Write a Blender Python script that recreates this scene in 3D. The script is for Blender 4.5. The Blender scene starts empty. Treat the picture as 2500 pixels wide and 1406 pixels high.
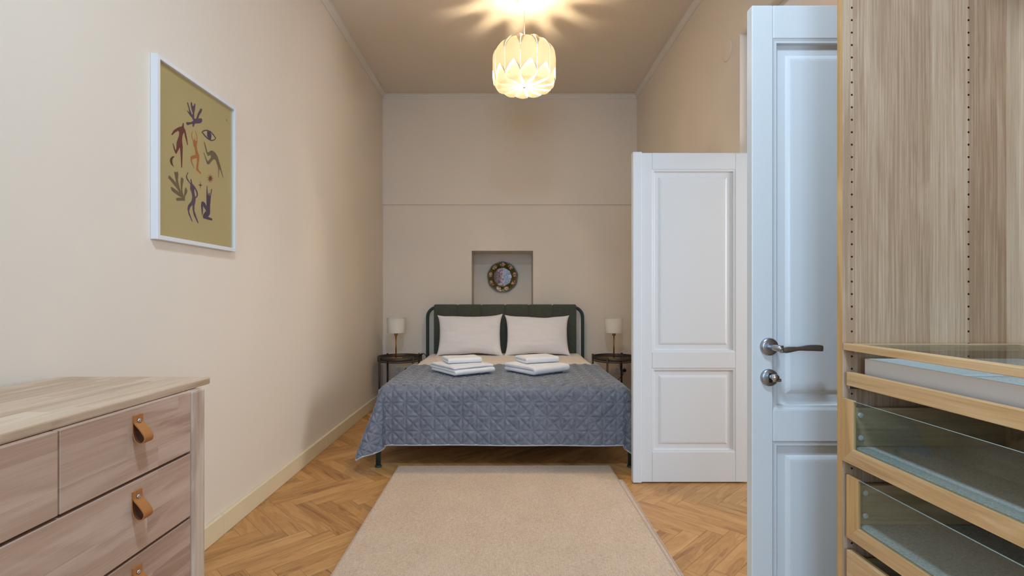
import bpy, bmesh, math, random
from math import sin, cos, pi, sqrt, atan2
from mathutils import Vector, Matrix, noise
from mathutils.geometry import tessellate_polygon
random.seed(7)
SC = bpy.context.scene
COL = SC.collection

# ------------------------------------------------------------------ camera, light, exposure
CAMZ = 1.119
cd = bpy.data.cameras.new('camera'); cam = bpy.data.objects.new('camera', cd); COL.objects.link(cam)
cam.location = (0, 0, CAMZ); cam.rotation_euler = (pi/2, 0, 0)
cd.sensor_width = 36; cd.lens = 36*1200/2500; cd.shift_x = .0056; cd.shift_y = .0084; cd.clip_start = .02
SC.camera = cam
SC.view_settings.view_transform = 'Standard'; SC.view_settings.look = 'None'
SC.view_settings.gamma = 1; SC.view_settings.use_curve_mapping = False
SC.view_settings.exposure = 0.36

W = bpy.data.worlds.new('world'); SC.world = W; W.use_nodes = True
W.node_tree.nodes['Background'].inputs[0].default_value = (.55, .75, 1, 1)
W.node_tree.nodes['Background'].inputs[1].default_value = 1.0

def area(name, loc, rot, sx, sy, power, col, spread=180):
    l = bpy.data.lights.new(name, 'AREA'); l.shape = 'RECTANGLE'; l.size = sx; l.size_y = sy
    l.energy = power; l.color = col; l.spread = math.radians(spread)
    o = bpy.data.objects.new(name, l); COL.objects.link(o); o.location = loc; o.rotation_euler = rot
    return o
# daylight falling in through the window behind the camera and through the next room's window
area('daylight', (-.15, -3.55, 1.75), (pi/2, 0, 0), 2.2, 2.2, 88, (.50, .74, 1))
area('next_room_daylight', (3.92, 1.7, 1.7), (pi/2, 0, pi/2), 1.4, 1.6, 50, (.80, .88, 1))
# cool white flush lamp on the ceiling above the viewer (its fixture is built below)
fl = area('ceiling_lamp_light', (.05, .45, 3.225), (0, 0, 0), .34, .34, 40, (.58, .78, 1)); fl.data.shape = 'DISK'

# ------------------------------------------------------------------ helpers
def lin(c):
    return tuple(((v/255)/12.92 if v/255 <= .04045 else (((v/255)+.055)/1.055)**2.4) for v in c) + (1,)

def root_of(o):
    while o.parent: o = o.parent
    return o

def obj(name, bm, mats, parent=None, smooth=False, kind=None, recalc=True):
    """link the bmesh (world coordinates) as ONE mesh object"""
    if recalc: bmesh.ops.recalc_face_normals(bm, faces=bm.faces[:])
    me = bpy.data.meshes.new(name)
    if parent is not None:
        off = root_of(parent).location
        for v in bm.verts: v.co -= off
    bm.to_mesh(me); bm.free()
    if not isinstance(mats, (list, tuple)): mats = [mats]
    for m in mats: me.materials.append(m)
    if smooth:
        for p in me.polygons: p.use_smooth = True
    o = bpy.data.objects.new(name, me); COL.objects.link(o)
    if parent is not None: o.parent = parent
    if kind: o['kind'] = kind
    return o

def thing(name, label, cat, loc, group=None, kind=None):
    o = bpy.data.objects.new(name, None); COL.objects.link(o)
    o.empty_display_size = .05
    o.location = loc
    return tag(o, label, cat, group, kind)

def tag(o, label=None, cat=None, group=None, kind=None):
    if label: o['label'] = label
    if cat: o['category'] = cat
    if group: o['group'] = group
    if kind: o['kind'] = kind
    return o

def dup(o, parent=None):
    c = o.copy(); COL.objects.link(c)
    if parent is not None: c.parent = parent
    for ch in [x for x in COL.objects if x.parent == o]:
        dup(ch, c)
    return c

def NB(): return bmesh.new()

def box(bm, x0, x1, y0, y1, z0, z1, bev=0, seg=2, mi=0):
    b = bmesh.new() if bev else bm
    r = bmesh.ops.create_cube(b, size=1)
    for v in r['verts']:
        v.co = Vector((x0+(v.co.x+.5)*(x1-x0), y0+(v.co.y+.5)*(y1-y0), z0+(v.co.z+.5)*(z1-z0)))
    if bev:
        bmesh.ops.bevel(b, geom=b.edges[:], offset=bev, segments=seg, profile=.5, affect='EDGES', clamp_overlap=True)
        merge(bm, b, mi)
    else:
        for f in set(f for v in r['verts'] for f in v.link_faces): f.material_index = mi

def merge(bm, b, mi=0):
    vm = {v: bm.verts.new(v.co) for v in b.verts}
    for f in b.faces:
        try:
            nf = bm.faces.new([vm[v] for v in f.verts]); nf.material_index = mi if mi else f.material_index; nf.smooth = f.smooth
        except ValueError: pass
    b.free()

def rbox(x0, x1, y0, y1, z0, z1, bev=.002, seg=2):
    bm = NB(); box(bm, x0, x1, y0, y1, z0, z1, bev, seg); return bm

def tube(bm, pts, r, n=12, cap=True, mi=0, closed=False):
    pts = [Vector(p) for p in pts]
    m = len(pts); rings = []
    rad = r if hasattr(r, '__len__') else [r]*m
    prev = None
    for i in range(m):
        if closed: t = (pts[(i+1) % m]-pts[i-1]).normalized()
        else: t = (pts[min(i+1, m-1)]-pts[max(i-1, 0)]).normalized()
        if prev is None:
            a = Vector((0, 0, 1)) if abs(t.z) < .9 else Vector((1, 0, 0))
            u = t.cross(a).normalized()
        else:
            u = (prev-t*prev.dot(t)).normalized()
        prev = u; w = t.cross(u)
        rings.append([bm.verts.new(pts[i]+(u*cos(2*pi*k/n)+w*sin(2*pi*k/n))*rad[i]) for k in range(n)])
    rng = range(m) if closed else range(m-1)
    for i in rng:
        a, b = rings[i], rings[(i+1) % m]
        for k in range(n):
            f = bm.faces.new([a[k], a[(k+1) % n], b[(k+1) % n], b[k]]); f.material_index = mi; f.smooth = True
    if cap and not closed:
        for rg in (rings[0][::-1], rings[-1]):
            f = bm.faces.new(rg); f.material_index = mi

def lathe(bm, prof, cx, cy, n=32, mi=0, axis='Z', smooth=True, scal=None, closeprof=False):
    """prof: (r, h) list; axis Z -> around vertical through (cx,cy); axis 'Y' -> h along y, centre (cx, cz)"""
    rings = []
    for r, h in prof:
        ring = []
        for k in range(n):
            a = 2*pi*k/n
            rr = r*(scal(a, r) if scal else 1)
            if axis == 'Z': p = (cx+rr*cos(a), cy+rr*sin(a), h)
            elif axis == 'Y': p = (cx+rr*cos(a), h, cy+rr*sin(a))
            else: p = (h, cx+rr*cos(a), cy+rr*sin(a))
            ring.append(bm.verts.new(p))
        rings.append(ring)
    for i in range(len(rings)-1):
        for k in range(n):
            f = bm.faces.new([rings[i][k], rings[i][(k+1) % n], rings[i+1][(k+1) % n], rings[i+1][k]])
            f.material_index = mi; f.smooth = smooth
    for i in (0, -1):
        if prof[i][0] > 1e-5 and not closeprof:
            f = bm.faces.new(rings[i]); f.material_index = mi
    return rings

def grid(bm, nu, nv, fn, mi=0, smooth=True):
    vs = [[bm.verts.new(fn(i/nu, j/nv)) for j in range(nv+1)] for i in range(nu+1)]
    for i in range(nu):
        for j in range(nv):
            f = bm.faces.new([vs[i][j], vs[i+1][j], vs[i+1][j+1], vs[i][j+1]]); f.material_index = mi; f.smooth = smooth
    return vs

def poly(bm, pts, mi=0):
    tri = tessellate_polygon([[Vector(p) for p in pts]])
    vs = [bm.verts.new(p) for p in pts]
    for t in tri:
        f = bm.faces.new([vs[i] for i in t]); f.material_index = mi

# ------------------------------------------------------------------ materials
def newmat(name):
    m = bpy.data.materials.new(name); m.use_nodes = True
    nt = m.node_tree; b = nt.nodes['Principled BSDF']
    return m, nt, b
def nd(nt, t, **kw):
    n = nt.nodes.new(t)
    for k, v in kw.items(): setattr(n, k, v)
    return n
def ramp(nt, stops):
    r = nd(nt, 'ShaderNodeValToRGB'); e = r.color_ramp.elements
    e[0].position, e[0].color = stops[0][0], lin(stops[0][1])
    e[1].position, e[1].color = stops[-1][0], lin(stops[-1][1])
    for p, c in stops[1:-1]:
        x = e.new(p); x.color = lin(c)
    return r
def bump(nt, b, h, strength, dist=.002):
    n = nd(nt, 'ShaderNodeBump'); n.inputs['Strength'].default_value = strength; n.inputs['Distance'].default_value = dist
    nt.links.new(h, n.inputs['Height']); nt.links.new(n.outputs[0], b.inputs['Normal'])

def plain(name, col, rough=.5, metal=0, spec=.5, bscale=0, bstr=.1, var=0, sheen=0):
    m, nt, b = newmat(name)
    b.inputs['Base Color'].default_value = lin(col); b.inputs['Roughness'].default_value = rough
    b.inputs['Metallic'].default_value = metal; b.inputs['Specular IOR Level'].default_value = spec
    if sheen:
        b.inputs['Sheen Weight'].default_value = sheen; b.inputs['Sheen Roughness'].default_value = .4
    if bscale:
        tc = nd(nt, 'ShaderNodeTexCoord'); no = nd(nt, 'ShaderNodeTexNoise')
        no.inputs['Scale'].default_value = bscale; no.inputs['Detail'].default_value = 4
        nt.links.new(tc.outputs['Object'], no.inputs['Vector']); bump(nt, b, no.outputs['Fac'], bstr)
        if var:
            lo = tuple(max(0, c-var) for c in col); hi = tuple(min(255, c+var) for c in col)
            r = ramp(nt, [(.3, lo), (.7, hi)]); nt.links.new(no.outputs['Fac'], r.inputs[0]); nt.links.new(r.outputs[0], b.inputs['Base Color'])
    return m

def wood(name, cols, grain='X', fine=60, coarse=7, rough=.45, stave=None, stave_w=.08, stave_len=None, stave_amt=.25, stave_axis='Z', spec=.35, ca=1.0, fa=.55, ring=.07):
    """cols: dark, mid, light.  grain: axis the fibres run along.  stave: glued strips along stave_axis"""
    m, nt, b = newmat(name); L = nt.links.new
    tc = nd(nt, 'ShaderNodeTexCoord'); src = tc.outputs['Object']
    oi = nd(nt, 'ShaderNodeObjectInfo')
    sep = nd(nt, 'ShaderNodeSeparateXYZ'); L(src, sep.inputs[0])
    tone = None; off = None
    if stave:
        dv = nd(nt, 'ShaderNodeMath', operation='DIVIDE'); L(sep.outputs[stave_axis], dv.inputs[0]); dv.inputs[1].default_value = stave_w
        fl = nd(nt, 'ShaderNodeMath', operation='FLOOR'); L(dv.outputs[0], fl.inputs[0])
        idx = fl.outputs[0]
        wn1 = nd(nt, 'ShaderNodeTexWhiteNoise', noise_dimensions='1D'); L(idx, wn1.inputs['W'])
        if stave_len:
            sl = nd(nt, 'ShaderNodeMath', operation='DIVIDE'); L(sep.outputs[grain], sl.inputs[0]); sl.inputs[1].default_value = stave_len
            ad = nd(nt, 'ShaderNodeMath', operation='ADD'); L(sl.outputs[0], ad.inputs[0]); L(wn1.outputs['Value'], ad.inputs[1])
            f2 = nd(nt, 'ShaderNodeMath', operation='FLOOR'); L(ad.outputs[0], f2.inputs[0])
            ma = nd(nt, 'ShaderNodeMath', operation='MULTIPLY_ADD'); L(f2.outputs[0], ma.inputs[0]); ma.inputs[1].default_value = 17.3; L(idx, ma.inputs[2])
            idx = ma.outputs[0]
        wn = nd(nt, 'ShaderNodeTexWhiteNoise', noise_dimensions='1D'); L(idx, wn.inputs['W']); tone = wn.outputs['Value']
        off = idx
    # offset per stave + per object
    cmb = nd(nt, 'ShaderNodeCombineXYZ')
    mo = nd(nt, 'ShaderNodeMath', operation='MULTIPLY'); L(oi.outputs['Random'], mo.inputs[0]); mo.inputs[1].default_value = 9
    if off is not None:
        m7 = nd(nt, 'ShaderNodeMath', operation='MULTIPLY_ADD'); L(off, m7.inputs[0]); m7.inputs[1].default_value = 3.77; L(mo.outputs[0], m7.inputs[2]); o_ = m7.outputs[0]
    else: o_ = mo.outputs[0]
    for i in range(3): L(o_, cmb.inputs[i])
    va = nd(nt, 'ShaderNodeVectorMath', operation='ADD'); L(src, va.inputs[0]); L(cmb.outputs[0], va.inputs[1])
    def stretched(across, along):
        mp = nd(nt, 'ShaderNodeMapping'); s = [across]*3; s['XYZ'.index(grain)] = along
        mp.inputs['Scale'].default_value = s; L(va.outputs[0], mp.inputs[0]); return mp.outputs[0]
    n1 = nd(nt, 'ShaderNodeTexNoise'); n1.inputs['Scale'].default_value = 1; n1.inputs['Detail'].default_value = 4; n1.inputs['Distortion'].default_value = .8
    L(stretched(coarse, coarse*.16), n1.inputs['Vector'])
    n2 = nd(nt, 'ShaderNodeTexNoise'); n2.inputs['Scale'].default_value = 1; n2.inputs['Detail'].default_value = 5; n2.inputs['Roughness'].default_value = .7
    L(stretched(fine, fine*.018), n2.inputs['Vector'])
    # cathedral rings from the coarse field
    wv = nd(nt, 'ShaderNodeMath', operation='MULTIPLY'); L(n1.outputs['Fac'], wv.inputs[0]); wv.inputs[1].default_value = 34
    sn = nd(nt, 'ShaderNodeMath', operation='SINE'); L(wv.outputs[0], sn.inputs[0])
    a1 = nd(nt, 'ShaderNodeMath', operation='MULTIPLY_ADD'); L(sn.outputs[0], a1.inputs[0]); a1.inputs[1].default_value = ring; L(n1.outputs['Fac'], a1.inputs[2])
    c0 = nd(nt, 'ShaderNodeMath', operation='MULTIPLY_ADD'); L(a1.outputs[0], c0.inputs[0]); c0.inputs[1].default_value = ca; c0.inputs[2].default_value = .5-.5*ca
    a2 = nd(nt, 'ShaderNodeMath', operation='MULTIPLY_ADD'); L(n2.outputs['Fac'], a2.inputs[0]); a2.inputs[1].default_value = fa; L(c0.outputs[0], a2.inputs[2])
    a3 = nd(nt, 'ShaderNodeMath', operation='SUBTRACT'); L(a2.outputs[0], a3.inputs[0]); a3.inputs[1].default_value = fa*.5
    fac = a3.outputs[0]
    if tone is not None:
        a4 = nd(nt, 'ShaderNodeMath', operation='SUBTRACT'); L(tone, a4.inputs[0]); a4.inputs[1].default_value = .5
        a5 = nd(nt, 'ShaderNodeMath', operation='MULTIPLY_ADD'); L(a4.outputs[0], a5.inputs[0]); a5.inputs[1].default_value = stave_amt; L(fac, a5.inputs[2]); fac = a5.outputs[0]
    r = ramp(nt, [(.28, cols[0]), (.5, cols[1]), (.72, cols[2])]); L(fac, r.inputs[0]); L(r.outputs[0], b.inputs['Base Color'])
    b.inputs['Roughness'].default_value = rough; b.inputs['Specular IOR Level'].default_value = spec
    bump(nt, b, n2.outputs['Fac'], .08, .001)
    return m

def fabric(name, c1, c2, sx=300, sy=300, rough=.9, bstr=.35, sheen=.2, coord='Object', blotch=6, bdist=.001):
    """woven cloth: two stretched noises crossed"""
    m, nt, b = newmat(name); L = nt.links.new
    tc = nd(nt, 'ShaderNodeTexCoord')
    def st(s):
        mp = nd(nt, 'ShaderNodeMapping'); mp.inputs['Scale'].default_value = s; L(tc.outputs[coord], mp.inputs[0])
        n = nd(nt, 'ShaderNodeTexNoise'); n.inputs['Scale'].default_value = 1; n.inputs['Detail'].default_value = 2; L(mp.outputs[0], n.inputs['Vector']); return n.outputs['Fac']
    a = st((sx, sy*.12, sy*.12)); c = st((sx*.12, sy, sy)); d = st((blotch, blotch, blotch))
    s1 = nd(nt, 'ShaderNodeMath', operation='ADD'); L(a, s1.inputs[0]); L(c, s1.inputs[1])
    s2 = nd(nt, 'ShaderNodeMath', operation='MULTIPLY_ADD'); L(d, s2.inputs[0]); s2.inputs[1].default_value = .3; L(s1.outputs[0], s2.inputs[2])
    r = ramp(nt, [(.0, c1), (1, c2)])
    mr = nd(nt, 'ShaderNodeMapRange'); mr.inputs['From Min'].default_value = .75; mr.inputs['From Max'].default_value = 1.55; L(s2.outputs[0], mr.inputs[0])
    L(mr.outputs[0], r.inputs[0]); L(r.outputs[0], b.inputs['Base Color'])
    b.inputs['Roughness'].default_value = rough; b.inputs['Specular IOR Level'].default_value = .2
    b.inputs['Sheen Weight'].default_value = sheen
    if bstr: bump(nt, b, s1.outputs[0], bstr, bdist)
    return m

def glass(name, tint=(235, 245, 240), gloss=.12, rough=.02):
    m, nt, b = newmat(name); L = nt.links.new
    out = nt.nodes['Material Output']
    tr = nd(nt, 'ShaderNodeBsdfTransparent'); tr.inputs[0].default_value = lin(tint)
    gl = nd(nt, 'ShaderNodeBsdfGlossy'); gl.inputs['Roughness'].default_value = rough
    lw = nd(nt, 'ShaderNodeLayerWeight'); lw.inputs['Blend'].default_value = .5
    pw = nd(nt, 'ShaderNodeMath', operation='POWER'); L(lw.outputs['Facing'], pw.inputs[0]); pw.inputs[1].default_value = 4
    cl = nd(nt, 'ShaderNodeMath', operation='MULTIPLY_ADD'); L(pw.outputs[0], cl.inputs[0]); cl.inputs[1].default_value = .5; cl.inputs[2].default_value = gloss
    mi = nd(nt, 'ShaderNodeMixShader'); L(cl.outputs[0], mi.inputs[0]); L(tr.outputs[0], mi.inputs[1]); L(gl.outputs[0], mi.inputs[2])
    L(mi.outputs[0], out.inputs['Surface'])
    return m

def translucent(name, col, tcol, mixf=.5, emit=0):
    m, nt, b = newmat(name); L = nt.links.new; out = nt.nodes['Material Output']
    d = nd(nt, 'ShaderNodeBsdfDiffuse'); d.inputs[0].default_value = lin(col)
    t = nd(nt, 'ShaderNodeBsdfTranslucent'); t.inputs[0].default_value = lin(tcol)
    mi = nd(nt, 'ShaderNodeMixShader'); mi.inputs[0].default_value = mixf; L(d.outputs[0], mi.inputs[1]); L(t.outputs[0], mi.inputs[2])
    sh = mi.outputs[0]
    if emit:
        e = nd(nt, 'ShaderNodeEmission'); e.inputs[0].default_value = lin(tcol); e.inputs[1].default_value = emit
        ad = nd(nt, 'ShaderNodeAddShader'); L(sh, ad.inputs[0]); L(e.outputs[0], ad.inputs[1]); sh = ad.outputs[0]
    L(sh, out.inputs['Surface']); return m

M_WALL = plain('wall_plaster', (234, 221, 205), .85, spec=.2, bscale=90, bstr=.14)
M_CEIL = plain('ceiling_paint', (228, 214, 197), .9, spec=.2, bscale=40, bstr=.03)
M_TRIM = plain('trim_paint', (226, 218, 205), .5, spec=.4)
M_BASE = plain('skirting_paint', (230, 214, 180), .45, spec=.4)
M_DOOR = plain('door_lacquer', (222, 225, 226), .32, spec=.5)
M_WHITE = plain('white_lacquer', (228, 228, 230), .35)
M_BIRCH = wood('birch', [(170, 136, 116), (197, 166, 146), (214, 188, 170)], 'Y', fine=110, coarse=9, ca=.75, fa=.45, rough=.38, stave=1, stave_w=.075, stave_len=.55, stave_amt=.3, stave_axis='Z')
M_BIRCHT = wood('birch_top', [(176, 146, 118), (198, 170, 142), (212, 188, 162)], 'Y', fine=80, coarse=9, rough=.33, stave=1, stave_w=.055, stave_len=.5, stave_amt=.3, stave_axis='X')
M_BIRCHL = wood('birch_leg', [(160, 135, 115), (196, 172, 152), (214, 194, 176)], 'Z', fine=70, coarse=8, rough=.4)
M_OAKP = wood('oak_panel', [(176, 145, 117), (206, 178, 150), (222, 202, 178)], 'Z', fine=190, coarse=12, rough=.5, stave=1, stave_w=.098, stave_amt=.36, ca=.45, fa=.95, ring=.05, stave_axis='X')
M_OAKR = wood('oak_rail', [(190, 150, 102), (211, 173, 124), (224, 190, 145)], 'Y', fine=110, coarse=14, rough=.45, fa=.85, ca=.8)  # oranger than the panels: warm light on the front rails put into the colour
M_OAKV = wood('oak_edge', [(178, 136, 84), (208, 166, 110), (222, 184, 132)], 'Z', fine=60, coarse=8, rough=.5)  # front edges likewise carry the warm light in their orange tone
M_OAKX = wood('oak_side', [(150, 124, 92), (190, 164, 126), (208, 184, 148)], 'X', fine=60, coarse=8, rough=.5)
M_DARK = plain('gap_shade', (28, 22, 18), .9)
M_LEATHER = plain('tan_leather', (176, 112, 58), .5, bscale=500, bstr=.15)
M_LEATHER_SHADE = plain('leather_back_shaded', (96, 52, 30), .7, bscale=500, bstr=.15)  # shade inside the loop put into the dark colour of the leather's back
M_STEEL = plain('brushed_steel', (170, 172, 176), .28, metal=1, bscale=300, bstr=.03)
M_CHROME = plain('polished_steel', (200, 200, 205), .15, metal=1)
M_GREEN = plain('green_powder_coat', (42, 60, 56), .4, spec=.45)
M_CUSH = fabric('headboard_cloth', (62, 65, 56), (92, 95, 83), 700, 250, bstr=.3)
M_SHEET = plain('white_cotton', (236, 226, 216), .85, spec=.2, bscale=700, bstr=.1)
M_PILLOW = plain('pillow_cotton', (238, 232, 232), .85, spec=.2, bscale=14, bstr=.25)
M_TOWEL = plain('terry', (238, 238, 242), .95, spec=.1, bscale=900, bstr=.5, sheen=.3)
M_RUG = fabric('rug_weave', (172, 144, 118), (222, 197, 170), 420, 420, bstr=.6, blotch=5)
M_RUGB = fabric('rug_binding', (160, 136, 118), (196, 172, 154), 600, 600, bstr=.4)
M_BRASS = plain('brass', (170, 128, 62), .3, metal=1)
M_SHADE = translucent('lamp_linen', (244, 238, 228), (240, 232, 220), .2)
M_TRAY = plain('brown_steel', (70, 62, 54), .42, metal=.4)
M_BLACK = plain('black_rubber', (16, 16, 17), .5)
M_PLASTIC = plain('white_plastic', (232, 230, 226), .35)
M_GLASS = glass('clear_glass', (240, 245, 242), .06)
M_GEDGE = plain('glass_edge', (190, 206, 196), .2)
M_PICGL = glass('picture_glass', (250, 250, 250), .035, .03)
M_PANE = glass('window_glass', (250, 252, 255), .0)
M_FELT = plain('grey_felt', (196, 198, 198), .95, spec=.1, bscale=260, bstr=.4, var=22)
M_SHADEO = translucent('pendant_strip', (238, 224, 192), (66, 61, 51), .35)
M_PETAL = translucent('pendant_petal', (250, 242, 226), (64, 59, 50), .5)
M_TIP = translucent('pendant_tip', (255, 246, 230), (190, 172, 136), .6)
M_CORDW = plain('cream_cord', (226, 212, 188), .5)

def velvet():
    m, nt, b = newmat('grey_velvet'); L = nt.links.new
    tc = nd(nt, 'ShaderNodeTexCoord'); no = nd(nt, 'ShaderNodeTexNoise'); no.inputs['Scale'].default_value = 22; no.inputs['Detail'].default_value = 6; no.inputs['Distortion'].default_value = 1.2
    L(tc.outputs['Object'], no.inputs['Vector'])
    r = ramp(nt, [(.25, (94, 98, 109)), (.75, (132, 135, 145))]); L(no.outputs['Fac'], r.inputs[0]); L(r.outputs[0], b.inputs['Base Color'])
    b.inputs['Roughness'].default_value = .55; b.inputs['Specular IOR Level'].default_value = .35
    b.inputs['Sheen Weight'].default_value = .6; b.inputs['Sheen Roughness'].default_value = .35
    bump(nt, b, no.outputs['Fac'], .12, .003)
    return m
M_VELVET = velvet()
M_HEM = plain('quilt_binding', (176, 178, 186), .7, sheen=.3)

def floormat():
    m, nt, b = newmat('oak_herringbone'); L = nt.links.new
    uv = nd(nt, 'ShaderNodeUVMap'); uv.uv_map = 'UVMap'
    at = nd(nt, 'ShaderNodeAttribute'); at.attribute_name = 'tone'
    def st(s):
        mp = nd(nt, 'ShaderNodeMapping'); mp.inputs['Scale'].default_value = s; L(uv.outputs[0], mp.inputs[0]); return mp.outputs[0]
    n1 = nd(nt, 'ShaderNodeTexNoise'); n1.inputs['Scale'].default_value = 1; n1.inputs['Detail'].default_value = 3; n1.inputs['Distortion'].default_value = .9; L(st((2.2, 14, 1)), n1.inputs['Vector'])
    n2 = nd(nt, 'ShaderNodeTexNoise'); n2.inputs['Scale'].default_value = 1; n2.inputs['Detail'].default_value = 5; n2.inputs['Roughness'].default_value = .7; L(st((6, 150, 1)), n2.inputs['Vector'])
    wv = nd(nt, 'ShaderNodeMath', operation='MULTIPLY'); L(n1.outputs['Fac'], wv.inputs[0]); wv.inputs[1].default_value = 46
    sn = nd(nt, 'ShaderNodeMath', operation='SINE'); L(wv.outputs[0], sn.inputs[0])
    a1 = nd(nt, 'ShaderNodeMath', operation='MULTIPLY_ADD'); L(sn.outputs[0], a1.inputs[0]); a1.inputs[1].default_value = .08; L(n1.outputs['Fac'], a1.inputs[2])
    a2 = nd(nt, 'ShaderNodeMath', operation='MULTIPLY_ADD'); L(n2.outputs['Fac'], a2.inputs[0]); a2.inputs[1].default_value = .35; L(a1.outputs[0], a2.inputs[2])
    a3 = nd(nt, 'ShaderNodeMath', operation='MULTIPLY_ADD'); L(at.outputs['Fac'], a3.inputs[0]); a3.inputs[1].default_value = .34; L(a2.outputs[0], a3.inputs[2])
    a4 = nd(nt, 'ShaderNodeMath', operation='SUBTRACT'); L(a3.outputs[0], a4.inputs[0]); a4.inputs[1].default_value = .345
    r = ramp(nt, [(.15, (146, 100, 54)), (.48, (187, 138, 82)), (.9, (208, 160, 102))]); L(a4.outputs[0], r.inputs[0]); L(r.outputs[0], b.inputs['Base Color'])
    b.inputs['Roughness'].default_value = .36; b.inputs['Specular IOR Level'].default_value = .4
    bump(nt, b, n2.outputs['Fac'], .06, .001)
    return m
M_FLOOR = floormat()

# ------------------------------------------------------------------ the setting
XL, XR, YB, YR, ZC = -1.345, 1.421, 5.362, -3.2, 3.31     # room faces
D0, D1, DZ = 1.45, 2.99, 2.716                             # double doorway in the right wall
XO = 1.59                                                  # far face of that wall

def herring():
    bm = NB(); uvl = bm.loops.layers.uv.new('UVMap'); cl = bm.loops.layers.float_color.new('tone')
    Lp, Wp = .48, .080; c = cos(pi/4); g = .0005
    def quad(p0, p1, q0, q1, alongp):
        cor = [(p0+g, q0+g), (p1-g, q0+g), (p1-g, q1-g), (p0+g, q1-g)]
        cx, cy = (p0+p1)/2, (q0+q1)/2
        X, Y = (cx+cy)*c, (cy-cx)*c+2.64
        if not (-1.75 < X < 4.3 and -3.6 < Y < 5.8): return
        vs = []
        for p, q in cor: vs.append(bm.verts.new(((p+q)*c, (q-p)*c+2.64, 0)))
        f = bm.faces.new(vs); t = random.random(); ou, ov = random.random()*40, random.random()*40
        t = t*t*(3-2*t) if random.random() < .5 else .5+.3*(t-.5)
        for lp, (p, q) in zip(f.loops, cor):
            u, v = (p-p0, q-q0) if alongp else (q-q0, p-p0)
            lp[uvl].uv = (u+ou, v+ov); lp[cl] = (t, t, t, 1)
    for b in range(-13, 14):
        for k in range(-110, 140):
            ox, oy = k*Wp-b*Lp, k*Wp+b*Lp
            quad(ox, ox+Lp, oy, oy+Wp, True)
            quad(ox, ox+Wp, oy+Wp, oy+Wp+Lp, False)
    for co, no in (((XL-.1, 0, 0), (-1, 0, 0)), ((4.1, 0, 0), (1, 0, 0)), ((0, YR-.1, 0), (0, -1, 0)), ((0, YB+.1, 0), (0, 1, 0))):
        bmesh.ops.bisect_plane(bm, geom=bm.verts[:]+bm.edges[:]+bm.faces[:], plane_co=co, plane_no=no, clear_outer=True)
    for f in bm.faces: f.material_index = 0
    box(bm, XL-.1, 4.1, YR-.1, YB+.1, -.08, -.0008, mi=1)
    o = obj('floor', bm, [M_FLOOR, plain('floor_joint', (70, 48, 28), .8)], kind='structure', recalc=False)
    tag(o, 'oak herringbone parquet floor')
herring()

bm = NB(); box(bm, XL-.1, 4.1, YR-.1, YB+.5, ZC, ZC+.1)
tag(obj('ceiling', bm, M_CEIL, kind='structure'), 'plain painted ceiling')

# left wall, with the hairline crack low near the dresser
bm = NB(); box(bm, XL-.12, XL, YR, YB+.5, 0, ZC)
pts = [(1.80, .385), (1.838, .36), (1.87, .318), (1.895, .272), (1.925, .225), (1.965, .19)]
for (ya, za), (yb, zb) in zip(pts, pts[1:]):
    vs = [bm.verts.new((XL+.0006, y, z)) for y, z in ((ya, za-.0012), (yb, zb-.0012), (yb, zb+.0012), (ya, za+.0012))]
    bm.faces.new(vs).material_index = 1
tag(obj('wall_left', bm, [M_WALL, plain('crack', (176, 166, 146), .9)], kind='structure'), 'plastered left wall')

# back wall: lower face with the niche, upper face standing a little proud of it
NX0, NX1, NZ1, ND, NZ0 = -.377, .293, 1.619, .385, .80
LZ = 2.12
bm = NB(); yb2 = YB+.5
box(bm, XL, NX0, YB, yb2, 0, LZ); box(bm, NX1, XR, YB, yb2, 0, LZ)
box(bm, NX0, NX1, YB, yb2, NZ1, LZ); box(bm, NX0, NX1, YB, yb2, 0, NZ0); box(bm, NX0, NX1, YB+ND, yb2, NZ0, NZ1)
box(bm, XL, XR, YB-.018, yb2, LZ, ZC)
tag(obj('wall_back', bm, M_WALL, kind='structure'), 'plastered wall behind the bed with a niche')

# right wall with the double doorway
bm = NB()
box(bm, XR, XO, D1, YB+.5, 0, ZC); box(bm, XR, XO, D0, D1, DZ, ZC); box(bm, XR, XO, YR, D0, 0, ZC)
tag(obj('wall_right', bm, M_WALL, kind='structure'), 'plastered right wall with the doorway')
# rear wall with the window behind the camera
WX0, WX1, WZ0, WZ1 = -1.05, .75, .75, 2.75
bm = NB(); a, b = YR-.1, YR
box(bm, XL, WX0, a, b, 0, ZC); box(bm, WX1, XR, a, b, 0, ZC); box(bm, WX0, WX1, a, b, 0, WZ0); box(bm, WX0, WX1, a, b, WZ1, ZC)
tag(obj('wall_rear', bm, M_WALL, kind='structure'), 'wall with the window behind the viewer')
wf = NB()
for x0, x1, z0, z1 in ((WX0, WX0+.07, WZ0, WZ1), (WX1-.07, WX1, WZ0, WZ1), (WX0, WX1, WZ0, WZ0+.07), (WX0, WX1, WZ1-.07, WZ1), (-.19, -.11, WZ0, WZ1)):
    box(wf, x0, x1, a+.02, a+.075, z0, z1, .004)
win = obj('window_1', wf, M_WHITE, kind='structure'); tag(win, 'white framed window behind the viewer')
pn = NB(); box(pn, WX0+.06, WX1-.06, a+.045, a+.05, WZ0+.06, WZ1-.06); obj('pane', pn, M_PANE, win)
# the next room, seen only through the doorway
bm = NB(); box(bm, 4.0, 4.1, .3, 4.2, 0, ZC); box(bm, XO, 4.0, 4.1, 4.2, 0, ZC); box(bm, XO, 4.0, .3, .4, 0, ZC)
tag(obj('wall_next_room', bm, M_WALL, kind='structure'), 'walls of the next room')

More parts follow.
